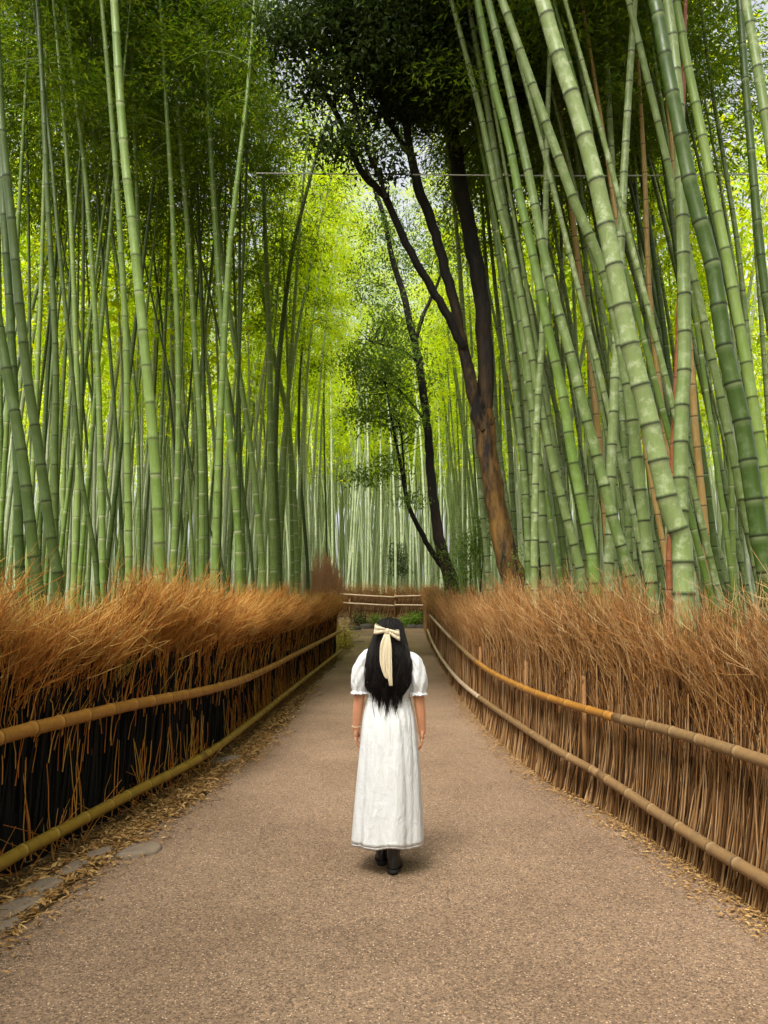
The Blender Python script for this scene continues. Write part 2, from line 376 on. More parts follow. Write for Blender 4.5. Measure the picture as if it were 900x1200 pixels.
def pole_mesh(name, pts, r, mat, seg=0.32, sides=12):
    """bamboo pole with swollen nodes along a curve"""
    p = np.asarray(pts, float); L = np.linalg.norm(np.diff(p, axis=0), axis=1).sum()
    nn = max(2, int(L / seg)); s = [0.0]; pale = [0]; dark = [0]; rad = [r]
    for i in range(nn):
        c = (i + 0.5 + random.uniform(-.12, .12)) / nn; e = 0.012 / L
        for ds, rr, pa, da in ((-3 * e, 1.0, .0, 0), (-1.1 * e, 1.04, .8, 0), (-.4 * e, 1.10, .3, .5), (0, 1.05, 0, 1), (.4 * e, 1.09, .2, .4), (1.3 * e, 1.0, 0, 0)):
            s.append(c + ds); rad.append(r * rr); pale.append(pa); dark.append(da)
    s.append(1.0); rad.append(r); pale.append(0); dark.append(0)
    q = smooth_poly(p, 400); P = interp_curve(q, np.array(s), np.linspace(0, 1, 400))
    P = np.vstack([P[:1], P, P[-1:]]); rad = [0.001] + rad + [0.001]; pale = [0] + pale + [0]; dark = [.6] + dark + [.6]
    V, F = tubes(P[None], np.array(rad)[None], sides)
    k = len(rad)
    return mesh_np(name, V, F, {'tint': np.zeros(len(V)) + random.random(), 'pale': np.repeat(pale, sides), 'dark': np.repeat(dark, sides)}, [mat])
def split_curve(pts, cuts):
    q = smooth_poly(pts, 600); out = []
    for a_, b_ in zip(cuts, cuts[1:]): out.append(q[int(a_ * 599):max(int(b_ * 599), int(a_ * 599) + 2) + 1])
    return out

# ------------------------------------------------------------------ brush bundles (shared meshes)
def stick_batch(n, wid, y0, y1, z0, z1, leanx, jitter, r0, r1, k=4, flare=0.07):
    """n near-straight sticks; local x along fence, -y towards path"""
    t = np.linspace(0, 1, k)[None, :]
    x = rng.uniform(-wid, wid, (n, 1)); y = rng.uniform(y0, y1, (n, 1))
    top = rng.uniform(z1 * 0.8, z1 * 1.12, (n, 1)); bot = z0 + rng.uniform(0, 0.05, (n, 1))
    z = bot + (top - bot) * t
    X = x + (leanx + rng.normal(0, jitter, (n, 1))) * z + rng.normal(0, 0.008, (n, k))
    Y = y + rng.normal(0, jitter * 0.5, (n, 1)) * z - flare * (1 - t)**2.2 + rng.normal(0, 0.006, (n, k))
    R = rng.uniform(r0, r1, (n, 1)) * (1 - 0.35 * t)
    return np.stack([X, Y, z], -1), R
def whisk_batch(n, wid, y0, y1, z0, z1, zt0, zt1, lx, ly, spread, r, k=5, x0=0.0):
    t = np.linspace(0, 1, k)[None, :]
    x = rng.uniform(-wid, wid, (n, 1)) + x0; y = rng.uniform(y0, y1, (n, 1))
    b = rng.uniform(z0, z1, (n, 1)); e = rng.uniform(zt0, zt1, (n, 1))
    z = b + (e - b) * (t - 0.12 * t**3)
    X = x + (lx + rng.normal(0, spread, (n, 1))) * t**1.8 + rng.normal(0, .012, (n, k)) * t
    Y = y + (ly + rng.normal(0, spread * 0.6, (n, 1))) * t**1.6 + rng.normal(0, .01, (n, k)) * t
    R = rng.uniform(r * 0.7, r * 1.3, (n, 1)) * (1 - 0.65 * t)
    return np.stack([X, Y, z], -1), R
def forks(P, R, per, ln, spread, r, k=4):
    """short side twigs that leave each parent twig part-way up"""
    n, kk, _ = P.shape; m = n * per; par = np.repeat(np.arange(n), per); f = rng.uniform(.35, .95, m) * (kk - 1); i0 = np.minimum(f.astype(int), kk - 2); fr = (f - i0)[:, None]
    st = P[par, i0] * (1 - fr) + P[par, i0 + 1] * fr; d = P[par, i0 + 1] - P[par, i0]; d /= np.linalg.norm(d, axis=1, keepdims=True)
    d = d + rng.normal(0, spread, (m, 3)); d /= np.linalg.norm(d, axis=1, keepdims=True); L = rng.uniform(.5, 1.1, (m, 1, 1)) * ln; t = np.linspace(0, 1, k)[None, :, None]
    Q = st[:, None] + d[:, None] * L * t + np.array([0, 0, 1.]) * .12 * L * t**2 + rng.normal(0, .008, (m, k, 3)) * t
    return Q, rng.uniform(.7, 1.2, (m, 1)) * r * (1 - .6 * np.linspace(0, 1, k)[None])
def add_twigs(A_, P, R, per, ln, spread, r, mat, lo, hi):
    n, k, _ = P.shape; ti = rng.beta(1.6, 1.4, n) * (hi - lo) + lo
    V, F = tubes(P, R, 3); A_.add(V, F, mat, tint=tube_attr(ti, k, 3))
    if per:
        Q, R2 = forks(P, R, per, ln, spread, r); V, F = tubes(Q, R2, 3); A_.add(V, F, mat, tint=tube_attr(np.clip(np.repeat(ti, per) + rng.normal(.1, .15, n * per), 0, 1), 4, 3))
def right_bundle():
    A_ = Acc()
    P, R = stick_batch(120, 0.27, 0.0, 0.10, 0, 1.05, 0.18, 0.06, .0045, .009); V, F = tubes(P, R, 4); A_.add(V, F, 0, tint=tube_attr(rng.beta(1.5, 1.1, 120), 4, 4))
    P, R = stick_batch(110, 0.27, 0.08, 0.28, 0, 1.2, 0.14, 0.05, .006, .010); V, F = tubes(P, R, 3); A_.add(V, F, 0, tint=tube_attr(rng.beta(1, 4, 110), 4, 3))
    lean = random.uniform(-.24, .10)
    P, R = whisk_batch(45, .27, -.01, .10, .25, .7, .95, 1.35, lean * .3, 0, .07, .0044, x0=.08); add_twigs(A_, P, R, 1, .25, .16, .0028, 1, 0, .9)
    P, R = whisk_batch(60, .27, 0.0, .28, .5, 1.0, 1.25, 1.65, lean * .5, -.02, .10, .0046, x0=.12); add_twigs(A_, P, R, 1, .28, .22, .0030, 1, 0, .9)
    P, R = whisk_batch(60, .22, 0.0, .24, .8, 1.2, 1.45, 1.88, lean, -.04, .13, .0038, x0=.10); add_twigs(A_, P, R, 4, .25, .34, .0025, 1, .0, 1)
    P, R = whisk_batch(14, .2, -.03, .14, .9, 1.3, 1.5, 2.1, lean * 1.3, -.05, .20, .0034, x0=.12); add_twigs(A_, P, R, 3, .25, .3, .0024, 1, .3, 1)
    return A_.mesh('brush_bundle', [M_twig, M_whisk])
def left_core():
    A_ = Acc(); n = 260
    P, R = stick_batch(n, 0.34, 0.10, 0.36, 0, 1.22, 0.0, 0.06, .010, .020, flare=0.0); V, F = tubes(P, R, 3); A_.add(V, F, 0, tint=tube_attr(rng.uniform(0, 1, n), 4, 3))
    return A_.mesh('shade_brush_core', [M_core])
def left_plume():
    A_ = Acc(); lean = random.uniform(-.12, .17)
    P, R = whisk_batch(60, .27, 0.06, .34, .92, 1.2, 1.3, 1.65, lean * .6, -.10, .12, .0048); add_twigs(A_, P, R, 2, .28, .24, .0032, 0, 0, .8)
    P, R = whisk_batch(85, .27, 0.0, .36, 1.05, 1.4, 1.5, 1.86, lean, -.12, .15, .0040); add_twigs(A_, P, R, 4, .26, .36, .0027, 0, .0, 1)
    P, R = whisk_batch(18, .27, 0.0, .3, 1.2, 1.5, 1.5, 2.05, lean * 1.4, -.12, .26, .0034); add_twigs(A_, P, R, 3, .26, .34, .0024, 0, .35, 1)
    P, R = whisk_batch(12, .27, 0.02, .08, .60, .95, 1.05, 1.35, .06, -.02, .10, .0046); add_twigs(A_, P, R, 0, 0, 0, 0, 1, 0, 1)
    return A_.mesh('brush_plume', [M_plume, M_lowstick])
def left_sticks(n):
    A_ = Acc(); c = rng.uniform(-.22, .22, 3)
    P, R = stick_batch(n, 0.06, 0.03, 0.14, 0.04, 0.72, 0.05, 0.10, .0035, .0065, flare=0.02)
    P[:, :, 0] += rng.choice(c, n)[:, None]; P[:, :, 2] = P[:, :, 2] * rng.uniform(.55, 1.05, (n, 1)) + rng.uniform(0, .12, (n, 1))
    V, F = tubes(P, R, 3); A_.add(V, F, 0, tint=tube_attr(rng.uniform(0, 1, n), 4, 3))
    m = 8; P, R = stick_batch(m, 0.25, 0.0, 0.14, 0.02, 0.3, 0.0, 0.9, .0025, .004); V, F = tubes(P, R, 3); A_.add(V, F, 0, tint=tube_attr(rng.uniform(.4, 1, m), 4, 3))
    return A_.mesh('loose_sticks', [M_lowstick])
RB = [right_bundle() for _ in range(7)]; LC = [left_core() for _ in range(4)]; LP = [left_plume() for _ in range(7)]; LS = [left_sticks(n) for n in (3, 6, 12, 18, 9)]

def along(base, step_fn, y_end, y_start=1.5):
    """stations along a ground polyline: (x, y, angle of +s direction)"""
    q = smooth_poly(base, 1500); L = np.concatenate([[0], np.cumsum(np.linalg.norm(np.diff(q, axis=0), axis=1))]); s = 0; out = []
    while s < L[-1]:
        p = interp_curve(q, [s], L)[0]; p2 = interp_curve(q, [min(s + .1, L[-1])], L)[0]; p1 = interp_curve(q, [max(s - .1, 0)], L)[0]
        if y_start < p[1] < y_end: out.append((p[0], p[1], math.atan2(p2[1] - p1[1], p2[0] - p1[0])))
        s += step_fn(p[1])
    return out

# ---- fence with the dark gaps (beside the stone edging)
fence_a = link('brush_fence', None, loc=(-2.2, 3, 0), label='brush fence with arching orange plumes, black gaps and thick golden rails beside the edging stones', category='fence')
def under(o, parent):
    o.parent = parent; o.matrix_parent_inverse = Matrix.Translation(-parent.location); return o
for (pts, rad, mt, cuts, nm) in ((L_up, .045, M_pole, (0, .40, .72, 1), 'upper_rail'), (L_low, .040, M_pole_olive, (0, .30, .66, 1), 'lower_rail')):
    for i, sg in enumerate(split_curve(pts, cuts)):
        under(link(nm, pole_mesh(nm, sg, rad * (1, .96, .92)[i], mt)), fence_a)
for (x, y, an) in along(L_low[:, :2], lambda y: 0.30 if y < 14 else 0.42, 24):
    z = float(gz(y)); nx, ny = -math.sin(an), math.cos(an)            # away from the path
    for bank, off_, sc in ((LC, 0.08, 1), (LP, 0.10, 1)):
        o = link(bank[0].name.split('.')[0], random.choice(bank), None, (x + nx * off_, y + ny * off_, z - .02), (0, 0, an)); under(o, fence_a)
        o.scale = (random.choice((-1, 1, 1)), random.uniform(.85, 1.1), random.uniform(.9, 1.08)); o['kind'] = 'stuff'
    if random.random() < .8:
        o = under(link('loose_sticks', random.choice(LS), None, (x + nx * .08 , y + ny * .08, z), (0, 0, an)), fence_a); o.scale = (random.choice((-1, 1)), 1, random.uniform(.8, 1.1)); o['kind'] = 'stuff'
for k_, (px_, py_, Y_) in enumerate(((62, 690, 5.6), (20, 690, 5.2), (96, 690, 6.1))):
    w = at(px_, py_, Y_); n = (150, 90, 90)[k_]
    P, R = whisk_batch(n, .16, -.15, .15, 0.0, .05, 1.35, 2.05, random.uniform(-.1, .1), -.03, .17, .0055, k=7); V, F = tubes(P, R, 3)
    link('grass_tuft', mesh_np('grass_tuft', V, F, {'tint': tube_attr(rng.uniform(0, 1, n), 7, 3)}, [M_grass]), None, (w[0], Y_, -.02), label=('tall yellow-green grass tuft at the foot of the two thick dark bamboos', 'sparse yellow-green grass tuft beside the vertical dark bamboo', 'small yellow-green grass tuft beyond the two thick dark bamboos')[k_], category='grass')
# ---- dense stick fence
fence_b = link('brush_fence', None, loc=(2.2, 3, 0), label='dense brown stick fence with two weathered bamboo rails, sticks touching the path', category='fence')
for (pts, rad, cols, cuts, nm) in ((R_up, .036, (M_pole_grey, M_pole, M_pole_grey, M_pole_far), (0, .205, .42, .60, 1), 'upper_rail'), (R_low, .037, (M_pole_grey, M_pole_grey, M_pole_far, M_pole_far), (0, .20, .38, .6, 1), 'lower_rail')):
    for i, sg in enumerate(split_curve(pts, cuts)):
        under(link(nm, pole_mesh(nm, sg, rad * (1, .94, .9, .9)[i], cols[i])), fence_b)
for (x, y, an) in along(R_base, lambda y: 0.23 if y < 14 else 0.36, 36.4):
    o = under(link('brush_bundle', random.choice(RB), None, (x + math.sin(an) * .02, y - math.cos(an) * .02, float(gz(y)) - .01), (0, 0, an + math.pi)), fence_b)
    o.scale = (random.uniform(.85, 1.1), random.uniform(.8, 1.2), random.uniform(.86, 1.08)); o['kind'] = 'stuff'
for px_, py0 in ((683, 792), (617, 775), (563, 758), (543, 748)):
    r = ray(px_, py0); Ys = np.arange(4, 30, .02); e = np.abs(r[0] / r[1] * Ys - (np.interp(Ys, R_base[:, 1], R_base[:, 0]) - .015)); Yb = Ys[e.argmin()]; w = at(px_, py0, Yb)
    bm = bmesh.new(); bmesh.ops.create_cone(bm, cap_ends=True, segments=10, radius1=.026, radius2=.024, depth=w[2] - float(gz(Yb))); bmesh.ops.translate(bm, verts=bm.verts, vec=(0, 0, (w[2] - float(gz(Yb))) / 2))
    under(link('post', bm_mesh('post', bm, M_post), None, (w[0], w[1], float(gz(Yb)))), fence_b)
# ---- fence across the far end
fence_c = link('brush_fence', None, loc=(0, 37.4, .92), label='distant brush fence closing the end of the path on a low bank', category='fence')
FY = 37.4
def far_pts(pxs): return np.array([at(x, y, FY - .15 if i != 1 else FY - .3) for i, (x, y) in enumerate(pxs)])
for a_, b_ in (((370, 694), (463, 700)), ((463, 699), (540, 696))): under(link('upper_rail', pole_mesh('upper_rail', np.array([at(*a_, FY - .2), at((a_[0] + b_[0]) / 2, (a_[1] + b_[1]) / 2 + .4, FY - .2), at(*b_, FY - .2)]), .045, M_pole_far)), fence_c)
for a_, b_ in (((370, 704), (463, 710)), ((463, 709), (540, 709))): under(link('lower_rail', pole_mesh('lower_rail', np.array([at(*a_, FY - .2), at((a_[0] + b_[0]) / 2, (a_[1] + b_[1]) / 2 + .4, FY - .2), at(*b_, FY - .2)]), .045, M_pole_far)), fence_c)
for px_ in (410, 463, 500):
    bm = bmesh.new(); bmesh.ops.create_cone(bm, cap_ends=True, segments=8, radius1=.06, radius2=.05, depth=1.25); bmesh.ops.translate(bm, verts=bm.verts, vec=(0, 0, .6))
    under(link('post', bm_mesh('post', bm, M_post), None, (at(px_, 700, FY)[0], FY - .1, .88)), fence_c)
for x in np.arange(-9, 6.5, .38):
    o = under(link('brush_bundle', random.choice(RB), None, (x, FY, .9), (0, 0, 0)), fence_c); o.scale = (1.1, 1, random.uniform(.84, .96)); o['kind'] = 'stuff'

# ------------------------------------------------------------------ leaf litter on both edges
def litter():
    A_ = Acc()
    for (side, n, w) in ((-1, 17000, .24), (1, 8000, .13), (0, 2200, 0)):
        Y = 2.2 + 24 * rng.beta(1, 3.2, n)
        if side == -1: X = le(Y) - .13 + rng.normal(0, w * .55, n)
        elif side == 1: X = re_(Y) - .03 + -np.abs(rng.normal(0, w, n))
        else: X = le(Y) + (re_(Y) - le(Y)) * rng.uniform(0, 1, n)
        Z = gz(Y) + .018 + rng.uniform(0, .014, n) + (0.004 if side else 0)
        an = rng.uniform(0, 6.283, n); D = np.stack([np.cos(an), np.sin(an), rng.normal(0, .22, n)], 1)
        Nn = np.stack([rng.normal(0, .35, n), rng.normal(0, .35, n), np.ones(n)], 1)
        s = rng.uniform(.022, .075 if side < 0 else .045, n) if side else rng.uniform(.008, .02, n)
        V, F = leaf_quads(np.stack([X, Y, Z], 1), D, Nn, s, s * rng.uniform(.16, .34, n)); A_.add(V, F, 0, tint=np.repeat(rng.beta(2, 1.6, n), 4))
    return A_.mesh('leaf_litter', [M_litter], False)
link('leaf_litter', litter(), kind='stuff', label='dry fallen bamboo leaves scattered along the path edges', category='leaf litter')

# ------------------------------------------------------------------ bamboo
def culm_mesh(name, curve, dia, mat, sides=12, node0=0.22, node1=0.42, ringp=(.9, .9), tint=None):
    """curve: smooth (n,3) centre line from ground up"""
    L = np.concatenate([[0], np.cumsum(np.linalg.norm(np.diff(curve, axis=0), axis=1))]); H = L[-1]
    s, rad, pale, dark = [0.0], [1.06], [0], [0]; z = random.uniform(.05, .25); tv = [0.0]
    while z < H - .4:
        f = z / H; w = 0.010 + dia * .09
        rv = random.uniform(.25, 1.1); tn = random.gauss(0, .12)
        for ds, rr, pa, da in ((-3.2 * w, 1.0, 0, 0), (-1.7 * w, 1.0, ringp[0] * .25, 0), (-.7 * w, 1.02, ringp[0], 0), (-.35 * w, 1.085, ringp[0] * .3, ringp[1] * .8), (0, 1.055, 0, ringp[1]), (.35 * w, 1.085, .1, ringp[1] * .6), (1.0 * w, 1.0, 0, 0)):
            s.append(z + ds); rad.append(rr); pale.append(min(1, pa * rv)); dark.append(da); tv.append(tn if ds >= 0 else tv[-1])
        z += (node0 + (node1 - node0) * min(1, f * 3.2)) * random.uniform(.92, 1.08)
    s.append(H); rad.append(1); pale.append(0); dark.append(0); tv.append(0)
    s = np.maximum.accumulate(np.clip(s, 0, H)) + np.arange(len(s)) * 1e-5
    taper = np.interp(s / H, [0, .12, .5, .8, 1], [1.0, .97, .72, .38, .06])
    P = interp_curve(curve, s, L)
    V, F = tubes(P[None], (np.array(rad) * taper * dia / 2)[None], sides)
    return mesh_np(name, V, F, {'tint': np.repeat(np.array(tv), sides) + (random.random() if tint is None else tint), 'pale': np.repeat(pale, sides), 'dark': np.repeat(dark, sides)}, [mat])

def crown_mesh(seed, n_br=46, leaves=40, length=7.5, mat=None):
    """leafy upper half of a bamboo: branchlets all round a (drooping) axis, local z 0..length"""
    r = np.random.default_rng(seed); A_ = Acc()
    BP, Cs, Ds, Ns = [], [], [], []
    for i in range(n_br):
        z = length * (i + r.uniform(0, 1)) / n_br; an = r.uniform(0, 6.283); ln = r.uniform(.7, 1.7) * (1 - .45 * (z / length)**2) * np.interp(z / length, [0, .15, 1], [.55, 1, 1])
        out = np.array([math.cos(an), math.sin(an), 0]); rise = r.uniform(.1, .6)
        t = np.linspace(0, 1, 6)[:, None]
        P = np.array([0, 0, z]) + out * ln * t + np.array([0, 0, 1]) * (rise * t - (.75 * rise + .25) * t**2.4) * ln
        BP.append(P)
        tt = r.uniform(.25, 1.05, leaves); base = interp_curve(P, np.clip(tt, 0, 1), np.linspace(0, 1, 6))
        Cs.append(base + r.normal(0, .16, (leaves, 3)) * np.array([1, 1, .7]))
        d = out + r.normal(0, .75, (leaves, 3)); d[:, 2] -= .55; Ds.append(d)
        nn = r.normal(0, .55, (leaves, 3)); nn[:, 2] += 1; Ns.append(nn)
    V, F = tubes(np.array(BP), np.linspace(.007, .002, 6)[None], 3); A_.add(V, F, 1, tint=.5)
    C, D, Nn = map(np.concatenate, (Cs, Ds, Ns)); n = len(C)
    l = r.uniform(.08, .15, n); V, F = leaf_quads(C, D, Nn, l, l * r.uniform(.2, .3, n)); A_.add(V, F, 0, tint=np.repeat(r.uniform(0, 1, n), 4))
    return A_.mesh('foliage', [mat or M_leaf_bamboo, M_branchlet], False)
CROWNS = [crown_mesh(100 + i) for i in range(7)]
CROWNS_FULL = [crown_mesh(200 + i, leaves=115) for i in range(4)]
CROWNS_LIT = [crown_mesh(300 + i, leaves=95, mat=M_leaf_far) for i in range(4)]  # crowns in the brightened leaf colour, light painted in

def bamboo(curve, dia, mat, label, group, crown_from=.5, sides=12, ringp=(.9, .9), crown=True, name='bamboo', culm=None, bare=False):
    c = smooth_poly(curve, 60); base = c[0]
    root = link(name, None, loc=base, label=label, category='bamboo')
    if group: root['group'] = group
    link('culm', culm or culm_mesh('culm', c - base, dia, mat, sides, ringp=ringp), root)
    if crown:
        i0 = int(crown_from * 59); p0 = c[i0] - base; d = c[-1] - c[i0]
        q = Vector(d).to_track_quat('Z', 'Y')
        o = link('foliage', random.choice(CROWNS_FULL if random.random() < .75 else CROWNS), root, p0); o.rotation_mode = 'QUATERNION'; o.rotation_quaternion = q @ Quaternion((0, 0, 1), random.uniform(0, 6.28))
        k = np.linalg.norm(d) / 7.5; o.scale = (max(.8, k), max(.8, k), k)
    return root

TONE = {'g': 'green pale-ringed', 'd': 'dark green', 'f': 'pale green', 'r': 'blue-green dark-ringed', 'p': 'pale waxy', 'o': 'tan dead'}
def lab_for(key, side, far, w, lean, x, y):
    size = 'slender' if w < .92 else ('thick' if w > 1.1 else 'medium')
    pose = 'leaning' if lean > .045 else 'upright'
    if far: where = 'just behind the distant fence' if y < 42.5 else ('a little behind the distant fence' if y < 46 else 'well behind the distant fence')
    else:
        fence = 'the plumed brush fence' if side < 0 else 'the dense stick fence'
        d = (le(y) - x) if side < 0 else (x - re_(y))
        where = ('close behind ' if d < 2.2 else ('well behind ' if d < 5 else 'deep behind ')) + fence
        if y > 24: where += ', near its end'
    lab = f'{size} {pose} {TONE[key]} bamboo {where}'
    return lab, lab[:60]
KEY = {}
def traced(pts, Y, wpx, mat, label, group, H=14.5, **kw):
    """a culm seen in the photograph: image points from bottom to top, standing at depth Y"""
    P = np.array([at(x, y, Y) for x, y in pts])
    P[:, 1] += (P[:, 2] - 1.7) * random.uniform(-.02, .03)
    d = P[0] - P[1]; d /= np.linalg.norm(d); g = float(gz(Y)) - .05
    d = d * np.array([.45, .45, 1]); k = (P[0][2] - g) / max(.2, -d[2]); foot = P[0] + d * k
    v = P[-1] - P[max(-3, -len(P))]; v /= np.linalg.norm(v); top = [P[-1]]
    cap = 0.30
    while top[-1][2] < H:
        v = v + np.array([v[0] * .12, v[1] * .12, 0]); v[:2] = np.clip(v[:2], -cap, cap); v /= np.linalg.norm(v); top.append(top[-1] + v * 1.5)
    curve = np.vstack([[foot], P, top[1:]]) if len(top) > 1 else np.vstack([[foot], P])
    dia = wpx * Y / FPX * (.92 if wpx > 9 else 1)
    if group: label, group = lab_for(KEY[mat.name], -1 if foot[0] < 0 else 1, False, dia / .105, abs(P[-1][0] - P[0][0]) / (P[-1][2] - P[0][2]) * .6, foot[0], Y)
    return bamboo(curve, dia, mat, label, group, **kw)

KEY.update({M_culm_left.name: 'g', M_culm_dark.name: 'd', M_culm_right.name: 'r', M_culm_pale.name: 'p', M_culm_ochre.name: 'o', M_culm_far.name: 'f'})
GL = 'green bamboo behind the plumed brush fence'
LLAB = 'green bamboo with pale node rings behind the plumed brush fence'
LDLAB = 'dark green bamboo with thin pale rings behind the plumed brush fence'
GLD = 'dark bamboo behind the plumed brush fence'
PA = dict(ringp=(.95, .25)); DK = dict(ringp=(.45, .7))
LEFT = [
 ([(45, 690), (40, 660), (25, 533), (5, 427), (-12, 330), (-30, 200)], 6.0, 15, M_culm_dark, 'thick dark bamboo curving out past the plumed fence, beside an equally thick one', None, DK),
 ([(68, 690), (64, 660), (45, 528), (29, 424), (11, 247), (0, 144), (-8, 20)], 6.4, 14, M_culm_dark, 'tall dark bamboo arching outward, lower stem crossing close behind a thicker leaning one', None, DK),
 ([(24, 690), (22, 640), (20, 540), (12, 380), (4, 250), (0, 120)], 7.2, 12, M_culm_dark, LDLAB, GLD, DK),
 ([(64, 670), (65, 533), (66, 411), (58, 247), (52, 109), (46, 0)], 9.0, 8.5, M_culm_dark, LDLAB, GLD, DK),
 ([(73, 670), (75, 533), (84, 411), (80, 233), (67, 100), (60, 20)], 13, 5, M_culm_left, LLAB, GL, PA),
 ([(87, 670), (92, 533), (89, 411), (82, 247), (71, 100), (62, 0)], 10, 7.5, M_culm_left, LLAB, GL, PA),
 ([(113, 670), (96, 560), (85, 430), (72, 300), (62, 180)], 9.5, 6, M_culm_dark, LDLAB, GLD, DK),
 ([(120, 670), (116, 533), (110, 395), (96, 211), (82, 100), (70, 0)], 10, 8, M_culm_left, LLAB, GL, PA),
 ([(144, 675), (137, 533), (128, 413), (118, 300), (111, 211), (104, 100)], 12, 5, M_culm_dark, LDLAB, GLD, DK),
 ([(151, 675), (149, 533), (148, 413), (142, 300), (133, 167), (122, 40)], 9.0, 9, M_culm_left, LLAB, GL, DK),
 ([(163, 675), (163, 533), (155, 413), (133, 269), (120, 150)], 13, 5, M_culm_left, LLAB, GL, PA),
 ([(188, 690), (181, 533), (170, 411), (156, 269), (147, 189), (140, 100), (134, 0)], 7.2, 15, M_culm_left, 'thickest fresh green bamboo just behind the plumed brush fence, standing clear of others', None, dict(ringp=(.6, .6))),
 ([(186, 670), (178, 500), (164, 322), (156, 122), (150, 0)], 11, 7, M_culm_left, LLAB, GL, PA),
 ([(203, 675), (209, 533), (209, 400), (202, 233), (196, 127), (190, 20)], 10.5, 8, M_culm_left, LLAB, GL, PA),
 ([(236, 675), (235, 533), (227, 405), (218, 278), (205, 130)], 11, 8, M_culm_left, LLAB, GL, PA),
 ([(243, 670), (239, 480), (237, 390), (233, 280), (228, 150)], 13, 6, M_culm_dark, LDLAB, GLD, DK),
 ([(252, 680), (255, 560), (261, 430), (269, 291), (284, 158), (291, 95), (298, 0)], 9.7, 10, M_culm_left, 'light green bamboo arching over towards the path, crossing a straighter stem', None, dict(ringp=(.6, .5))),
 ([(281, 685), (276, 587), (265, 467), (258, 367), (249, 233), (242, 113), (238, 0)], 11, 10, M_culm_left, 'green bamboo with bold white rings crossed by an arching lighter stem', None, dict(ringp=(1.0, .2))),
 ([(308, 680), (299, 573), (291, 507), (276, 413), (262, 320), (252, 230), (240, 120)], 13, 8, M_culm_left, LLAB, GL, PA),
 ([(321, 680), (317, 533), (315, 410), (309, 247), (306, 120)], 14.5, 9, M_culm_left, LLAB, GL, PA),
 ([(327, 670), (322, 560), (323, 480), (327, 411), (342, 291), (369, 180), (390, 110)], 15, 8, M_culm_dark, 'dark green bamboo bowing out over the path near the plumed fence end', None, DK),
 ([(347, 690), (345, 587), (337, 490), (322, 420), (308, 340), (290, 230)], 19, 8, M_culm_left, LLAB, GL, PA),
 ([(360, 660), (352, 560), (350, 480), (354, 405), (367, 291), (380, 200)], 22, 4.5, M_culm_dark, LDLAB, GLD, DK),
 ([(384, 680), (380, 507), (381, 400), (385, 300), (390, 200)], 29, 2.6, M_culm_dark, LDLAB, GLD, DK),
 ([(343, 670), (340, 528), (337, 400), (332, 280)], 18, 4.5, M_culm_left, LLAB, GL, PA),
 ([(262, 670), (233, 587), (213, 501), (190, 410), (165, 300)], 14, 3.2, M_culm_dark, LDLAB, GLD, DK),
 ([(296, 670), (283, 560), (268, 450), (245, 340), (215, 220)], 14, 4, M_culm_dark, LDLAB, GLD, DK),
 ([(38, 670), (37, 520), (36, 400), (34, 200), (30, 60)], 12, 4.5, M_culm_dark, LDLAB, GLD, DK),
 ([(140, 660), (122, 560), (108, 470), (92, 390), (75, 300)], 14, 3.5, M_culm_dark, LDLAB, GLD, DK),
]
GR = 'blue-green bamboo behind the dense stick fence'
RLAB = 'blue-green bamboo with dark node rings behind the dense stick fence'
RDK = 'dark green bamboo standing among paler stems behind the dense stick fence'
GRD = 'dark bamboo behind the dense stick fence'
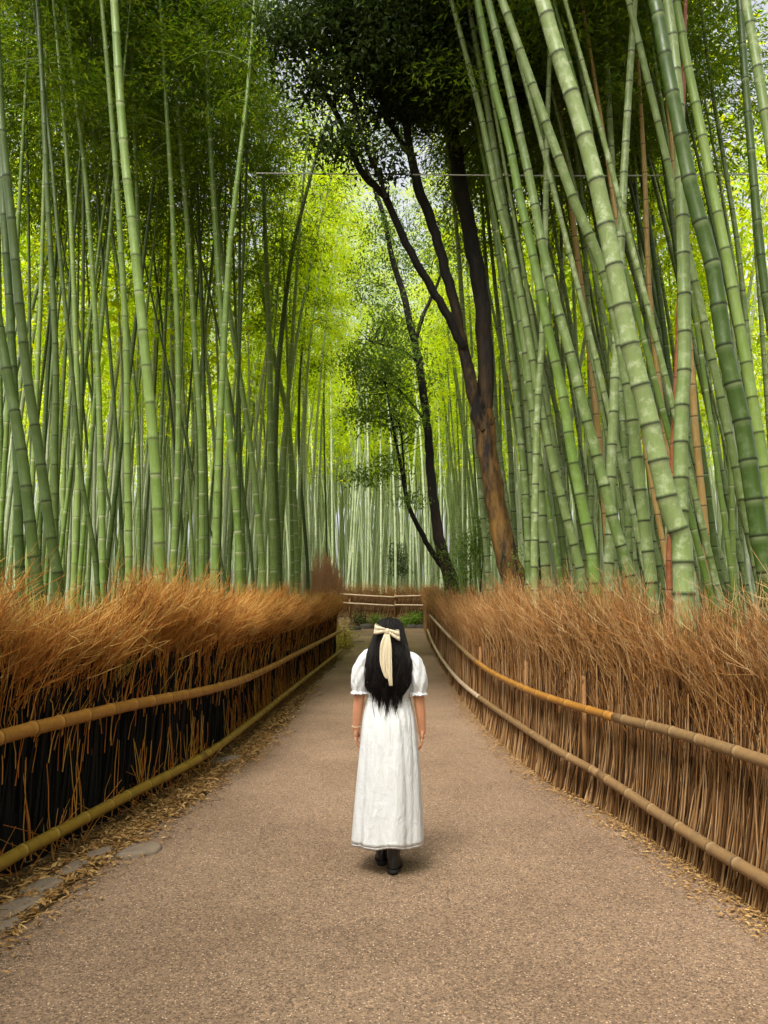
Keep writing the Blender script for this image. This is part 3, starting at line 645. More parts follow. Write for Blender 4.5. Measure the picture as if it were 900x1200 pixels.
RIGHT = [
 ([(801, 690), (799, 633), (783, 594), (774, 556), (756, 478), (737, 408), (717, 311), (696, 214), (671, 128), (647, 58), (630, 0)], 6.5, 27, M_culm_pale, 'thickest pale mottled bamboo, leaning hard over the path and forming a V with another', None, {}),
 ([(800, 690), (799, 618), (799, 556), (801, 478), (805, 420), (805, 303), (803, 214), (801, 117), (795, 39), (790, 0)], 6.9, 20, M_culm_right, 'upright pale bamboo forming a V with the thickest leaning one', None, {}),
 ([(764, 690), (758, 641), (750, 575), (741, 497), (733, 439), (718, 365), (702, 307), (674, 245), (653, 187), (634, 136), (606, 58), (585, 0)], 7.2, 16, M_culm_right, 'blue-green bamboo bending sharply over the path behind the thickest leaning stem', None, {}),
 ([(742, 690), (725, 633), (713, 587), (700, 536), (684, 478), (673, 431), (655, 365), (639, 303), (624, 222), (608, 148), (595, 89), (581, 31), (573, 0)], 7.5, 15, M_culm_right, 'mottled green bamboo leaning parallel to the thickest pale stem', None, {}),
 ([(697, 680), (686, 610), (671, 536), (659, 458), (647, 408), (624, 296), (608, 226), (597, 167), (585, 124), (577, 90), (560, 0)], 7.9, 15, M_culm_left, 'yellow-green bamboo leaning over the path from the dense stick fence', None, dict(ringp=(.3, .9))),
 ([(713, 690), (715, 649), (717, 556), (721, 478), (723, 431), (729, 330), (733, 240)], 8.2, 14, M_culm_pale, 'pale straight bamboo with waxy bloom standing between leaning green stems', None, {}),
 ([(682, 680), (671, 633), (651, 556), (637, 497), (630, 458), (622, 410), (601, 300), (585, 240), (565, 140)], 9.2, 12, M_culm_right, RLAB, GR, {}),
 ([(626, 690), (626, 633), (628, 517), (630, 458), (634, 400), (637, 300), (638, 200)], 9.2, 10, M_culm_pale, 'slim straight whitish bamboo beside the large forked tree', None, {}),
 ([(641, 690), (637, 633), (632, 560), (624, 470), (612, 380), (598, 290)], 9.6, 13, M_culm_right, RLAB, GR, {}),
 ([(620, 680), (618, 618), (614, 556), (606, 478), (600, 419), (585, 303), (570, 200)], 10.5, 10, M_culm_right, RLAB, GR, {}),
 ([(628, 670), (624, 556), (616, 458), (610, 412), (598, 300), (588, 200)], 11.5, 9, M_culm_right, RLAB, GR, {}),
 ([(574, 699), (567, 614), (560, 536), (553, 480), (545, 400), (538, 300)], 13.5, 7.5, M_culm_pale, 'thin pale bamboo standing between the two dark tree trunks', None, {}),
 ([(900, 680), (892, 637), (881, 556), (869, 478), (853, 412), (838, 303), (818, 233), (803, 156), (785, 60), (775, 0)], 6.4, 24, M_culm_dark, 'very thick dark green bamboo leaning, beside a slimmer parallel stem', None, {}),
 ([(915, 680), (898, 556), (888, 489), (877, 419), (857, 303), (840, 214), (822, 117), (809, 51), (801, 0)], 7.4, 16, M_culm_left, 'leaning green bamboo close behind a very thick dark one', None, dict(ringp=(.3, .9))),
 ([(738, 660), (734, 560), (728, 460), (720, 350), (709, 253), (702, 206), (694, 156), (686, 97), (667, 12)], 9.2, 9.5, M_culm_right, RLAB, GR, {}),
 ([(720, 660), (722, 480), (727, 303), (729, 249), (732, 167), (731, 78), (737, 12)], 10.5, 8, M_culm_right, RLAB, GR, {}),
 ([(800, 650), (790, 500), (780, 400), (768, 311), (756, 233), (744, 156), (730, 40)], 11, 8, M_culm_dark, RDK, GRD, {}),
 ([(715, 680), (705, 560), (698, 489), (690, 419), (674, 296), (655, 148), (645, 40)], 11, 9.5, M_culm_ochre, 'tan dead bamboo rising between leaning green stems', None, {}),
 ([(784, 680), (787, 556), (789, 497), (793, 400), (795, 303), (796, 233), (797, 120)], 8.3, 8, M_culm_rust, 'rust-red dead bamboo inside the V of two pale stems', None, {}),
 ([(800, 660), (783, 540), (776, 480), (768, 419), (760, 330), (755, 200)], 9.5, 8, M_culm_ochre, 'brown dead bamboo crossing behind the rust-red one', None, {}),
 ([(784, 680), (779, 649), (760, 548), (754, 509), (745, 430)], 9.4, 7, M_culm_ochre, 'short leaning ochre dead bamboo behind the thickest pale stem', None, {}),
 ([(828, 670), (826, 622), (814, 509), (808, 430), (795, 300), (785, 180), (775, 90)], 9.2, 10, M_culm_ochre, 'ochre dead bamboo standing behind the upright pale stem of the V', None, {}),
 ([(843, 680), (840, 664), (830, 575), (818, 478), (808, 380), (795, 280)], 10, 9, M_culm_dark, RDK, GRD, {}),
 ([(744, 680), (741, 653), (733, 532), (728, 430), (722, 300)], 9.6, 12, M_culm_pale, RLAB, GR, {}),
 ([(940, 680), (915, 450), (897, 330), (885, 200), (876, 90), (870, 0)], 7.6, 13, M_culm_dark, RDK, GRD, {}),
 ([(960, 680), (935, 400), (915, 200), (897, 70), (886, 0)], 6.1, 17, M_culm_right, 'grey-green bamboo rising at the outer side of the very thick dark stem', None, {}),
 ([(896, 670), (885, 480), (869, 303), (853, 194), (838, 101), (825, 0)], 10, 8, M_culm_right, RLAB, GR, {}),
 ([(664, 680), (655, 600), (640, 500), (626, 420), (612, 330), (600, 260)], 11, 9, M_culm_dark, RDK, GRD, {}),
 ([(606, 690), (602, 600), (597, 500), (590, 420), (580, 320)], 14, 7, M_culm_right, RLAB, GR, {}),
 ([(590, 690), (585, 560), (578, 440), (570, 330)], 15, 6.5, M_culm_right, RLAB, GR, {}),
 ([(860, 680), (856, 560), (850, 470), (842, 380), (830, 250)], 10.5, 7, M_culm_left, RLAB, GR, dict(ringp=(.8, .5))),
 ([(690, 680), (693, 560), (692, 450), (688, 330), (680, 200)], 11.5, 8, M_culm_right, RLAB, GR, {}),
 ([(775, 680), (770, 560), (764, 450), (756, 330), (745, 180)], 11.8, 8, M_culm_right, RLAB, GR, {}),
 ([(655, 680), (660, 560), (662, 470), (660, 340)], 13, 7, M_culm_pale, RLAB, GR, {}),
]
for pts, Y, w, m, lab, grp, kw in LEFT + RIGHT:
    traced(pts, Y, w, m, lab, grp, crown_from=.66 if Y < 9.3 else .56, **kw)
n_ind = len(LEFT) + len(RIGHT)

# ---- the other countable culms: shared meshes, individually placed
def generic_curve(H, bend, seed):
    r = random.Random(seed); t = np.linspace(0, 1, 9); a0 = r.uniform(0, 6.28)
    x = bend * H * (t**2.2) + r.uniform(-.02, .02) * H * np.sin(t * 3.1)
    return np.stack([x * math.cos(a0), x * math.sin(a0), t * H], 1)
GEN = {}
for key, mt, rp in (('g', M_culm_left, (.95, .3)), ('d', M_culm_dark, (.45, .6)), ('r', M_culm_right, (.5, .85)), ('p', M_culm_pale, (.6, .7)), ('f', M_culm_far, (.8, .35)), ('o', M_culm_ochre, (.5, .6))):
    GEN[key] = []
    for i in range(4 if key in 'grf' else 2):
        c = smooth_poly(generic_curve(14.5, random.uniform(.03, .13), 31 * i + ord(key)), 60)
        GEN[key].append((c, culm_mesh('culm', c, .105, mt, 9, ringp=rp)))
placed = []
def free(x, y, dmin):
    for q in placed:
        if (q[0] - x)**2 + (q[1] - y)**2 < dmin * dmin: return False
    return True
def in_path(x, y, mg):
    if y < 30: return le(y) - mg < x < re_(y) + mg
    return (y < 38.3) and (-10 < x < re_(min(y, 36)) + mg)
def scatter(n, region, dmin, pick):
    k = tries = 0
    while k < n and tries < 30000:
        tries += 1
        x, y = region()
        if in_path(x, y, 1.0) or not free(x, y, dmin): continue
        if abs(x) / y > .56: continue
        k += 1; pick(x, y)
def put(x, y, key, side, far, smin, smax, hmin=.92, hmax=1.18, bend_to=None, crowns=None, lean=None):
    c, me = random.choice(GEN[key]); w = random.uniform(smin, smax); h = random.uniform(hmin, hmax)
    tx, ty = (random.uniform(-.05, .05), random.uniform(-.05, .05)) if lean is None else (random.uniform(-.03, .05), lean + random.uniform(-.05, .05))
    rz = random.uniform(0, 6.28) if bend_to is None else bend_to - math.atan2(c[-1][1], c[-1][0]) + random.uniform(-.5, .5)
    lab, grp = lab_for(key, side, far, w, math.hypot(tx, ty), x, y)
    root = link('bamboo', None, loc=(x, y, float(gz(y)) - .05), label=lab, category='bamboo', group=grp)
    root.rotation_mode = 'QUATERNION'; root.rotation_quaternion = Euler((tx, ty, 0)).to_quaternion() @ Quaternion((0, 0, 1), rz)
    root.scale = (w, w, h)
    link('culm', me, root)
    i0 = random.randint(31, 38) if y > 15 else random.randint(36, 43); p0 = c[i0]; d = c[-1] - p0
    o = link('foliage', random.choice(crowns or (CROWNS_FULL if y < 15 and random.random() < .7 else CROWNS)), root, p0); o.rotation_mode = 'QUATERNION'; o.rotation_quaternion = Vector(d).to_track_quat('Z', 'Y') @ Quaternion((0, 0, 1), random.uniform(0, 6.28))
    kk = np.linalg.norm(d) / 7.5; o.scale = (1.05 / w, 1.05 / w, kk)
    placed.append((x, y))
for o_ in list(COL.objects):
    if o_.name.startswith('bamboo'): placed.append((o_.location.x, o_.location.y))
for x, y in ((-2.6, 17.5), (-2.9, 19.5), (-2.5, 21.5), (-3.3, 22.6), (-2.4, 23.8), (-2.9, 25.6), (-2.5, 27.3), (-3.5, 28.2), (-4.4, 25.0), (-3.9, 20.6), (-4.6, 29.0), (-2.6, 29.3), (-5.2, 27.0), (-3.6, 30.2)):
    put(x, y, random.choice('gff'), -1, False, .9, 1.3, 1.0, 1.22, bend_to=random.uniform(-.5, .3), crowns=CROWNS_LIT)       # these arch over the path
for x, y in ((2.7, 24.5), (2.9, 27.0), (3.1, 30.0), (3.6, 22.5), (3.0, 33.0)):
    put(x, y, 'r', 1, False, .9, 1.2, 1.0, 1.2, bend_to=math.pi + random.uniform(-.4, .4), crowns=CROWNS_LIT)
for x, y in ((-2.6, 38.6), (-1.7, 39.4), (-.9, 38.8), (-.2, 39.8), (.6, 38.7), (1.4, 39.5), (2.2, 38.9), (-3.4, 39.3), (3.0, 40.0), (-.6, 40.6), (1.0, 40.8), (-2.1, 41.0)):
    put(x, y, 'f', 0, True, 1.1, 1.4, 1.5, 1.72, crowns=CROWNS_LIT)
scatter(40, lambda: (2.2 + 4.6 * random.random(), random.uniform(7.8, 14.5)), .42, lambda x, y: put(x, y, random.choices('rdpg', (.5, .14, .22, .14))[0], 1, False, .55, 1.0, bend_to=math.pi, lean=-.11))
scatter(34, lambda: (-2.5 - 5 * random.random(), random.uniform(9.5, 17)), .45, lambda x, y: put(x, y, random.choices('gd', (.72, .28))[0], -1, False, .5, .85, lean=random.choice((-.06, .02, .05))))
scatter(50, lambda: (-2.5 - 11 * random.random()**1.2, random.uniform(13, 36)), .6, lambda x, y: put(x, y, random.choices('gdf', (.45, .12, .4 + .02 * y))[0], -1, False, .7, 1.2, crowns=CROWNS_LIT if random.random() < .6 else None))
scatter(50, lambda: (2.3 + 10 * random.random()**1.2, random.uniform(13, 34)), .58, lambda x, y: put(x, y, random.choices('rdpo', (.5, .12, .32, .06))[0], 1, False, .7, 1.2, crowns=CROWNS_LIT if random.random() < .5 else None, lean=-.05))
scatter(30, lambda: (random.uniform(-9, 9), random.uniform(39, 48)), .55, lambda x, y: put(x, y, 'f', 0, True, .9, 1.35, 1.15, 1.5, crowns=CROWNS_LIT))

# ---- the rest of the grove, past counting
def thicket():
    A_ = Acc(); pts = []
    r = np.random.default_rng(5)
    cell = {}
    def ok(x, y, dm):
        kx, ky = int(x // 1), int(y // 1)
        for i in (-1, 0, 1):
            for j in (-1, 0, 1):
                for q in cell.get((kx + i, ky + j), ()):
                    if (q[0] - x)**2 + (q[1] - y)**2 < dm * dm: return False
        cell.setdefault((kx, ky), []).append((x, y)); return True
    for q in placed: cell.setdefault((int(q[0] // 1), int(q[1] // 1)), []).append(q)
    tries = 0
    while len(pts) < 1500 and tries < 60000:
        tries += 1
        y = 13 + 72 * r.uniform(0, 1)**1.05; x = r.uniform(-.62, .62) * y + (r.uniform(-6, 6))
        if in_path(x, y, 1.6) or (abs(x) < 3.4 and y < 30) or abs(x) / y > .8: continue
        if ok(x, y, .5): pts.append((x, y))
    tries = 0
    while len(pts) < 2100 and tries < 60000:
        tries += 1
        y = r.uniform(40, 80); x = r.uniform(-.22, .22) * y + r.uniform(-3, 3)
        if ok(x, y, .42): pts.append((x, y))
    tries = 0; m0 = len(pts)
    while len(pts) < m0 + 230 and tries < 20000:                       # the grove goes on behind the viewer
        tries += 1
        y = r.uniform(-15, -.8); x = r.choice((-1, 1)) * r.uniform(3.0, 12)
        if ok(x, y, .6): pts.append((x, y))
    pts = np.array(pts); n = len(pts); k = 12
    H = r.uniform(12.5, 17.5, n) + np.clip((pts[:, 1] - 36) * .25, 0, 6); t = np.linspace(0, 1, k)
    an = r.uniform(0, 6.283, n); bd = r.uniform(.02, .12, n) * H
    P = np.zeros((n, k, 3)); P[:, :, 0] = pts[:, :1] + (bd * np.cos(an))[:, None] * t**2.2 + (r.normal(0, .05, n) * H)[:, None] * t
    P[:, :, 1] = pts[:, 1:] + (bd * np.sin(an))[:, None] * t**2.2; P[:, :, 2] = gz(pts[:, 1])[:, None] - .1 + H[:, None] * t
    R = (r.uniform(.04, .075, n))[:, None] * np.interp(t, [0, .5, 1], [1, .72, .08])[None]
    V, F = tubes(P, R, 6)
    A_.add(V, F, 0, tint=np.repeat(r.uniform(0, 1, n), k * 6), pale=0, dark=0)
    m = 220
    tt = r.uniform(.55, 1.0, (n, m)); idx = tt * (k - 1); i0 = np.minimum(idx.astype(int), k - 2); f = (idx - i0)[..., None]
    rows = np.arange(n)[:, None]; C = P[rows, i0] * (1 - f) + P[rows, i0 + 1] * f
    # leaf sprays gather round branchlet tips
    nb = 26; ba = r.uniform(0, 6.283, (n, nb)); bl = r.uniform(.35, 1.5, (n, nb)); bt = r.uniform(.55, 1.0, (n, nb)); pick = r.integers(0, nb, (n, m))
    bt_ = bt[rows, pick]; idx = bt_ * (k - 1); i0 = np.minimum(idx.astype(int), k - 2); f = (idx - i0)[..., None]; C = P[rows, i0] * (1 - f) + P[rows, i0 + 1] * f
    a_ = ba[rows, pick]; l_ = bl[rows, pick] * r.uniform(.4, 1.05, (n, m)); out = np.stack([np.cos(a_), np.sin(a_), -.25 * l_], -1)
    C = (C + out * l_[..., None] + r.normal(0, .18, (n, m, 3))).reshape(-1, 3)
    D = out.reshape(-1, 3) + r.normal(0, .8, (n * m, 3)); D[:, 2] -= .5
    Nn = r.normal(0, .6, (n * m, 3)); Nn[:, 2] += 1
    ln = r.uniform(.18, .34, n * m); V, F = leaf_quads(C, D, Nn, ln, ln * r.uniform(.24, .36, n * m)); A_.add(V, F, 1, tint=np.repeat(r.uniform(0, 1, n * m), 4), pale=0, dark=0)
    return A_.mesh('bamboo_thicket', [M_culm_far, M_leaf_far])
link('bamboo_thicket', thicket(), kind='stuff', label='far mass of pale bamboo stems under bright yellow-green leaves', category='bamboo')

# ------------------------------------------------------------------ trees
def limb(A_, pts, widths, Y, dy=0, sides=12, lichen=0.0, seed=0, base_z=None):
    """a limb traced in the photograph at depth Y; dy lets it come nearer or recede as it rises"""
    r = np.random.default_rng(seed)
    P = np.array([at(x, y, Y + dy * i / max(1, len(pts) - 1)) for i, (x, y) in enumerate(pts)]); Rr = np.array(widths) * P[:, 1] / FPX / 2
    if base_z is not None:
        P = np.vstack([[P[0][0] + .06, P[0][1], base_z], P]); Rr = np.concatenate([[Rr[0] * 1.45], Rr])
    n = max(10, len(P) * 5); Lr = np.linspace(0, 1, len(P)); q = smooth_poly(P, n)
    L0 = np.concatenate([[0], np.cumsum(np.linalg.norm(np.diff(P, axis=0), axis=1))]); L0 /= L0[-1]
    rad = np.interp(np.linspace(0, 1, n), L0, Rr)
    q = q + r.normal(0, 1, q.shape) * (rad * .10)[:, None]
    V, F = tubes(q[None], rad[None], sides)
    V = V.reshape(n, sides, 3); cen = q[:, None, :]; mod = 1 + .10 * np.sin(np.arange(sides) * 2.1 + seed)[None, :, None] + r.normal(0, .04, (n, sides, 1))
    V = (cen + (V - cen) * mod).reshape(-1, 3)
    lc = np.repeat(np.broadcast_to(np.asarray(np.interp(np.linspace(0, 1, n), [0, .3, 1], (lichen[0], lichen[1], lichen[1]) if isinstance(lichen, tuple) else (lichen,) * 3)), (n,)), sides)
    A_.add(V, F, 0, lichen=lc); return q
def leaf_cloud(blobs, n, Lf, seed, squash=.8, clump=14):
    """leaves in small clumps inside ellipsoids (centre xyz, radii xyz, weight)"""
    r = np.random.default_rng(seed); Cs = []
    wts = np.array([b[2] for b in blobs], float); wts /= wts.sum()
    for (c, rad, w), wt in zip(blobs, wts):
        m = max(1, int(n * wt / clump)); d = r.normal(0, 1, (m, 3)); d /= np.linalg.norm(d, axis=1, keepdims=True)
        cc = np.array(c) + d * (r.uniform(0, 1, (m, 1))**.45) * np.array(rad)
        Cs.append((cc[:, None] + r.normal(0, Lf * 2.0, (m, clump, 3)) * np.array([1, 1, squash * .6])).reshape(-1, 3))
    C = np.concatenate(Cs); k = len(C); D = r.normal(0, 1, (k, 3)); D[:, 2] -= .3; Nn = r.normal(0, .6, (k, 3)); Nn[:, 2] += 1
    l = r.uniform(.7, 1.25, k) * Lf; V, F = leaf_quads(C, D, Nn, l, l * r.uniform(.38, .52, k))
    return V, F, np.repeat(r.uniform(0, 1, k), 4)
def px_blob(px, py, Y, rx, ry, w, rdepth=None):
    s = Y / FPX; return (at(px, py, Y), (rx * s, rdepth or rx * s * .8, ry * s), w)
def twigs(A_, q_list, n, ln, seed):
    r = np.random.default_rng(seed); P = []
    for q in q_list:
        for _ in range(n):
            p = q[r.integers(int(len(q) * .45), len(q))]; d = r.normal(0, 1, 3); d[2] = abs(d[2]) * .8; d /= np.linalg.norm(d); t = np.linspace(0, 1, 5)[:, None]
            P.append(p + d * ln * r.uniform(.5, 1) * t + r.normal(0, .05, (5, 3)) * t)
    P = np.array(P); V, F = tubes(P, np.linspace(.016, .004, 5)[None], 5); A_.add(V, F, 0, lichen=0.0)
def make_tree(name, label, base, limbs_fn, cloud, leaf_mat):
    root = link(name, None, loc=base, label=label, category='tree'); A_ = Acc(); limbs_fn(A_)
    under(link('trunk', A_.mesh('trunk', [M_bark])), root)
    V, F, ti = cloud; under(link('crown', mesh_np('crown', V, F, {'tint': ti}, [leaf_mat], smooth=False)), root)
    return root
T1Y = 11.0
def tree1(A_):
    limb(A_, [(603, 700), (589, 633), (574, 547), (566, 482)], [30, 25, 22, 24], T1Y, lichen=(1.3, 1.0), seed=1, sides=18, base_z=-.1)
    qa = limb(A_, [(568, 500), (570, 443), (565, 352), (554, 287), (541, 222), (533, 167), (517, 117), (503, 67), (497, 0), (492, -80)], [20, 19, 18, 18, 18, 17, 16, 13, 10, 6], T1Y, lichen=(.35, 0), seed=2, sides=14)
    qb = limb(A_, [(566, 505), (556, 469), (543, 408), (535, 365), (520, 308), (504, 256), (491, 222), (482, 183), (473, 133), (467, 100), (452, 20), (440, -60)], [18, 15, 13, 12, 12, 12, 12, 10, 9, 8, 6, 4], T1Y, -.8, lichen=(1.0, 0), seed=3, sides=12)
    qc = limb(A_, [(543, 408), (522, 365), (496, 321), (472, 278), (453, 233), (423, 200), (403, 150), (383, 113), (365, 85), (345, 50)], [10, 10, 9, 9, 8.5, 8, 7, 6, 4, 2], T1Y - .2, -1.4, seed=4, sides=10)
    qd = limb(A_, [(453, 233), (444, 205), (430, 175), (420, 140), (412, 110), (404, 60), (400, 20)], [6, 5.5, 5, 4.5, 4, 3, 2], T1Y - 1, -.6, seed=5, sides=8)
    qe = limb(A_, [(482, 183), (470, 165), (457, 143), (447, 110), (440, 60), (430, 10)], [8, 7, 6.5, 5.5, 4, 2], T1Y - .5, .5, seed=6, sides=8)
    qf = limb(A_, [(517, 117), (535, 75), (560, 40), (585, 5)], [9, 8, 6, 4], T1Y, 1, seed=7, sides=8)
    qg = limb(A_, [(503, 67), (480, 35), (455, 5), (430, -30)], [8, 6, 5, 3], T1Y, -1.5, seed=8, sides=8)
    twigs(A_, [qc, qd, qe, qf, qg, qa], 12, .9, 4)
c1 = leaf_cloud([px_blob(485, 35, 10.2, 95, 65, 7), px_blob(430, 60, 9.6, 55, 45, 1.3), px_blob(560, 40, 10.5, 75, 65, 3.4), px_blob(505, 100, 10.2, 62, 40, 4.2), px_blob(400, 15, 9.5, 60, 40, 1.4), px_blob(380, 100, 9.5, 35, 25, .35),
                 px_blob(520, -60, 11, 120, 60, 4), px_blob(420, -70, 10, 110, 55, 3), px_blob(345, 40, 9.2, 40, 35, .6), px_blob(600, -20, 12, 60, 50, 1.2), px_blob(450, 130, 10.5, 45, 25, .4), px_blob(450, 190, 10.0, 24, 26, .2), px_blob(400, 165, 9.6, 35, 30, .3), px_blob(590, 110, 11, 40, 40, .5)], 78000, .09, 21)
make_tree('evergreen_tree', 'large dark forked tree with ochre lower trunk and black upper limbs', at(603, 700, T1Y) * np.array([1, 1, 0]), tree1, c1, M_leaf_tree)
T2Y = 20.0
def tree2(A_):
    limb(A_, [(533, 700), (520, 655), (511, 612), (504, 547), (500, 495), (491, 425), (483, 391), (472, 343), (459, 300), (450, 255), (437, 217), (420, 175), (410, 140)], [19, 15, 12.5, 11, 10, 9.5, 9, 8, 7, 6, 5, 3.5, 2], T2Y, lichen=(.8, 0), seed=11, sides=12, base_z=.0)
    limb(A_, [(487, 400), (495, 372), (504, 352), (515, 325), (520, 290)], [5.5, 5, 4.5, 3.5, 2], T2Y, .5, seed=12, sides=8)
    q1 = limb(A_, [(517, 664), (503, 642), (491, 620), (478, 590), (467, 534), (457, 482), (450, 440)], [7, 6.5, 6, 5, 4, 2.6, 1.4], T2Y, -.8, seed=13, sides=8)
    q2 = limb(A_, [(478, 590), (474, 555), (470, 510), (460, 470)], [3.5, 3, 2.4, 1.4], T2Y - .3, seed=14, sides=6)
    q3 = limb(A_, [(491, 425), (470, 410), (452, 405), (432, 400)], [4, 3.2, 2.4, 1.2], T2Y, -.6, seed=15, sides=6)
    q4 = limb(A_, [(500, 495), (480, 470), (458, 450), (430, 450)], [4, 3.2, 2.4, 1.2], T2Y, -.4, seed=16, sides=6)
    twigs(A_, [q1, q2, q3, q4], 16, 1.0, 5)
c2 = leaf_cloud([px_blob(450, 430, 19.5, 48, 50, 4, 1.2), px_blob(425, 485, 19.5, 26, 26, 1.1, .8), px_blob(462, 380, 20, 34, 34, 1.3, .8), px_blob(470, 490, 19.3, 34, 26, 1.1, .8), px_blob(425, 560, 19.5, 22, 14, .45, .5), px_blob(455, 545, 19.4, 24, 18, .5, .6),
                 px_blob(480, 585, 19.2, 16, 14, .25, .4), px_blob(415, 430, 19.6, 18, 22, .5, .6), px_blob(500, 440, 20.3, 24, 40, .5, .7), px_blob(425, 170, 20, 40, 34, .9, 1), px_blob(450, 265, 20, 36, 40, 1.2, 1.2), px_blob(435, 330, 20.5, 34, 34, 1.0, 1.2), px_blob(480, 310, 20.5, 34, 40, 1.0, 1.2), px_blob(516, 300, 20.5, 18, 24, .4, .6)], 13500, .105, 22)
make_tree('slender_tree', 'slender dark tree with a low bare side limb and loose leaf sprays near the path', at(533, 700, T2Y) * np.array([1, 1, 0]) + np.array([0, 0, float(gz(T2Y))]), tree2, c2, M_leaf_light)

# ------------------------------------------------------------------ small plants, rocks, brush clump, cable
def plant(name, label, cat, base, blobs, n, Lf, seed, mat, stems=7, group=None, h=.6):
    root = link(name, None, loc=base, label=label, category=cat)
    if group: root['group'] = group
    r = np.random.default_rng(seed); P = []; t = np.linspace(0, 1, 5)[:, None]
    for i in range(stems):
        b = blobs[i % len(blobs)]; tgt = np.array(b[0]) + r.normal(0, .4, 3) * np.array(b[1]); st = np.array(base) + r.normal(0, .05, 3) * np.array([1, 1, 0])
        P.append(st + (tgt - st) * t + r.normal(0, .03, (5, 3)) * t)
    V, F = tubes(np.array(P), np.linspace(.014, .004, 5)[None], 5)
    under(link('stem', mesh_np('stem', V, F, {'lichen': np.zeros(len(V))}, [M_bark])), root)
    V, F, ti = leaf_cloud(blobs, n, Lf, seed, clump=8); under(link('leaves', mesh_np('leaves', V, F, {'tint': ti}, [mat], smooth=False)), root)
def g3(px, py, Y): w = at(px, py, Y); return np.array([w[0], Y, float(gz(Y)) - .03])
plant('undergrowth_shrub', 'loose leafy shrub growing between the two dark trunks', 'shrub', g3(556, 690, 16.5), [px_blob(556, 640, 16.5, 18, 30, 2), px_blob(545, 665, 16.5, 14, 22, 1), px_blob(566, 615, 16.5, 12, 22, 1)], 1500, .075, 31, M_leaf_light)
plant('undergrowth_shrub', 'low shrub at the foot of the large forked tree', 'shrub', g3(628, 690, 10.6), [px_blob(628, 600, 10.6, 9, 60, 1.2), px_blob(618, 655, 10.6, 16, 28, 1)], 420, .05, 32, M_leaf_light)
plant('ivy', 'ivy climbing the base of the slender tree', 'ivy', g3(528, 700, 19.6), [px_blob(530, 685, 19.6, 12, 18, 2, .25), px_blob(520, 650, 19.6, 7, 14, 1, .2)], 500, .07, 33, M_leaf_light)
plant('yellow_shrub', 'yellow-leaved plant at the end of the plumed fence', 'shrub', g3(404, 742, 24.5), [px_blob(404, 745, 24.5, 8, 12, 2, .25), px_blob(399, 757, 24.3, 6, 8, 1, .2)], 520, .09, 34, M_leaf_yellow)
plant('young_conifer', 'small dark sapling standing beyond the distant brush fence', 'sapling', np.array([at(466, 655, 40)[0], 40, .9]), [px_blob(466, 642, 40, 4, 7, 1, .2), px_blob(466, 655, 40, 8, 9, 2, .35), px_blob(466, 668, 40, 10, 8, 2, .4)], 1300, .12, 35, M_leaf_tree)
for i, (x, y, rx, ry, lab, mt) in enumerate(((487, 724, 6, 5, 'bright green low bush on the bank below the distant fence', M_leaf_green), (476, 728, 5, 4, 'yellow-green tuft beside the bright green bush on the bank', M_leaf_green),
                                             (500, 722, 6, 6, 'dark low bush where the dense stick fence meets the bank', M_leaf_tree), (421, 726, 9, 7, 'dark bush on the bank near the end of the plumed fence', M_leaf_tree),
                                             (440, 727, 7, 5, 'olive low bush in the middle of the bank below the distant fence', M_leaf_light))):
    plant('low_bush', lab, 'bush', np.array([at(x, y, 36.3)[0], 36.35, .45]), [px_blob(x, y, 36.4, rx, ry, 1, .3)], 520, .11, 40 + i, mt)
for i, (x, y, s, lab) in enumerate(((482, 729, .28, 'dark rounded rock at the foot of the bright green bush'), (494, 728, .3, 'dark rock under the low bush by the dense stick fence'), (430, 733, .34, 'dark rock on the path side of the bank bushes'), (416, 737, .3, 'grey rock near the yellow-leaved plant'))):
    w = ground_at(x, y + 2); w[1] = min(w[1], 35.9)
    link('rock', stone_mesh('rock', s, s * .7, s * .7, 60 + i, M_rock), None, (at(x, y, w[1])[0], w[1], float(gz(w[1])) - .02), label=lab, category='rock')
# rust-coloured sheaf
A_ = Acc(); r_ = np.random.default_rng(77); n = 520; t = np.linspace(0, 1, 6)[None, :]
an = r_.uniform(0, 6.283, (n, 1)); sp = np.sqrt(r_.uniform(0, 1, (n, 1))) * .80; hh = 1.5 + (1.65 * np.sqrt(1 - (sp / .82)**2)) * r_.uniform(.6, 1.08, (n, 1))
P = np.stack([np.cos(an) * sp * (.35 + .65 * t**.8) + r_.normal(0, .02, (n, 6)), np.sin(an) * sp * (.35 + .65 * t**.8) + r_.normal(0, .02, (n, 6)), hh * t], -1)
add_twigs(A_, P, np.repeat(np.linspace(.010, .005, 6)[None], n, 0), 4, .45, .45, .006, 0, .35, 1)
b0 = at(377, 680, 25.0)
link('brush_sheaf', A_.mesh('brush_sheaf', [M_rusttuft]), None, (b0[0] , 25.0, float(gz(25))), label='rounded rust-red sheaf of dry brush rising behind the plumed fence', category='brush')
# overhead cable
cp = [at(300, 203, 10.2), at(520, 205, 10.2), at(720, 206, 10.2), at(960, 203, 10.2)]
V, F = tubes(smooth_poly(cp, 24)[None], np.full((1, 24), .009), 8)
link('overhead_cable', mesh_np('overhead_cable', V, F, mats=[M_cable]), label='thin grey cable strung level in front of the forked tree', category='cable')

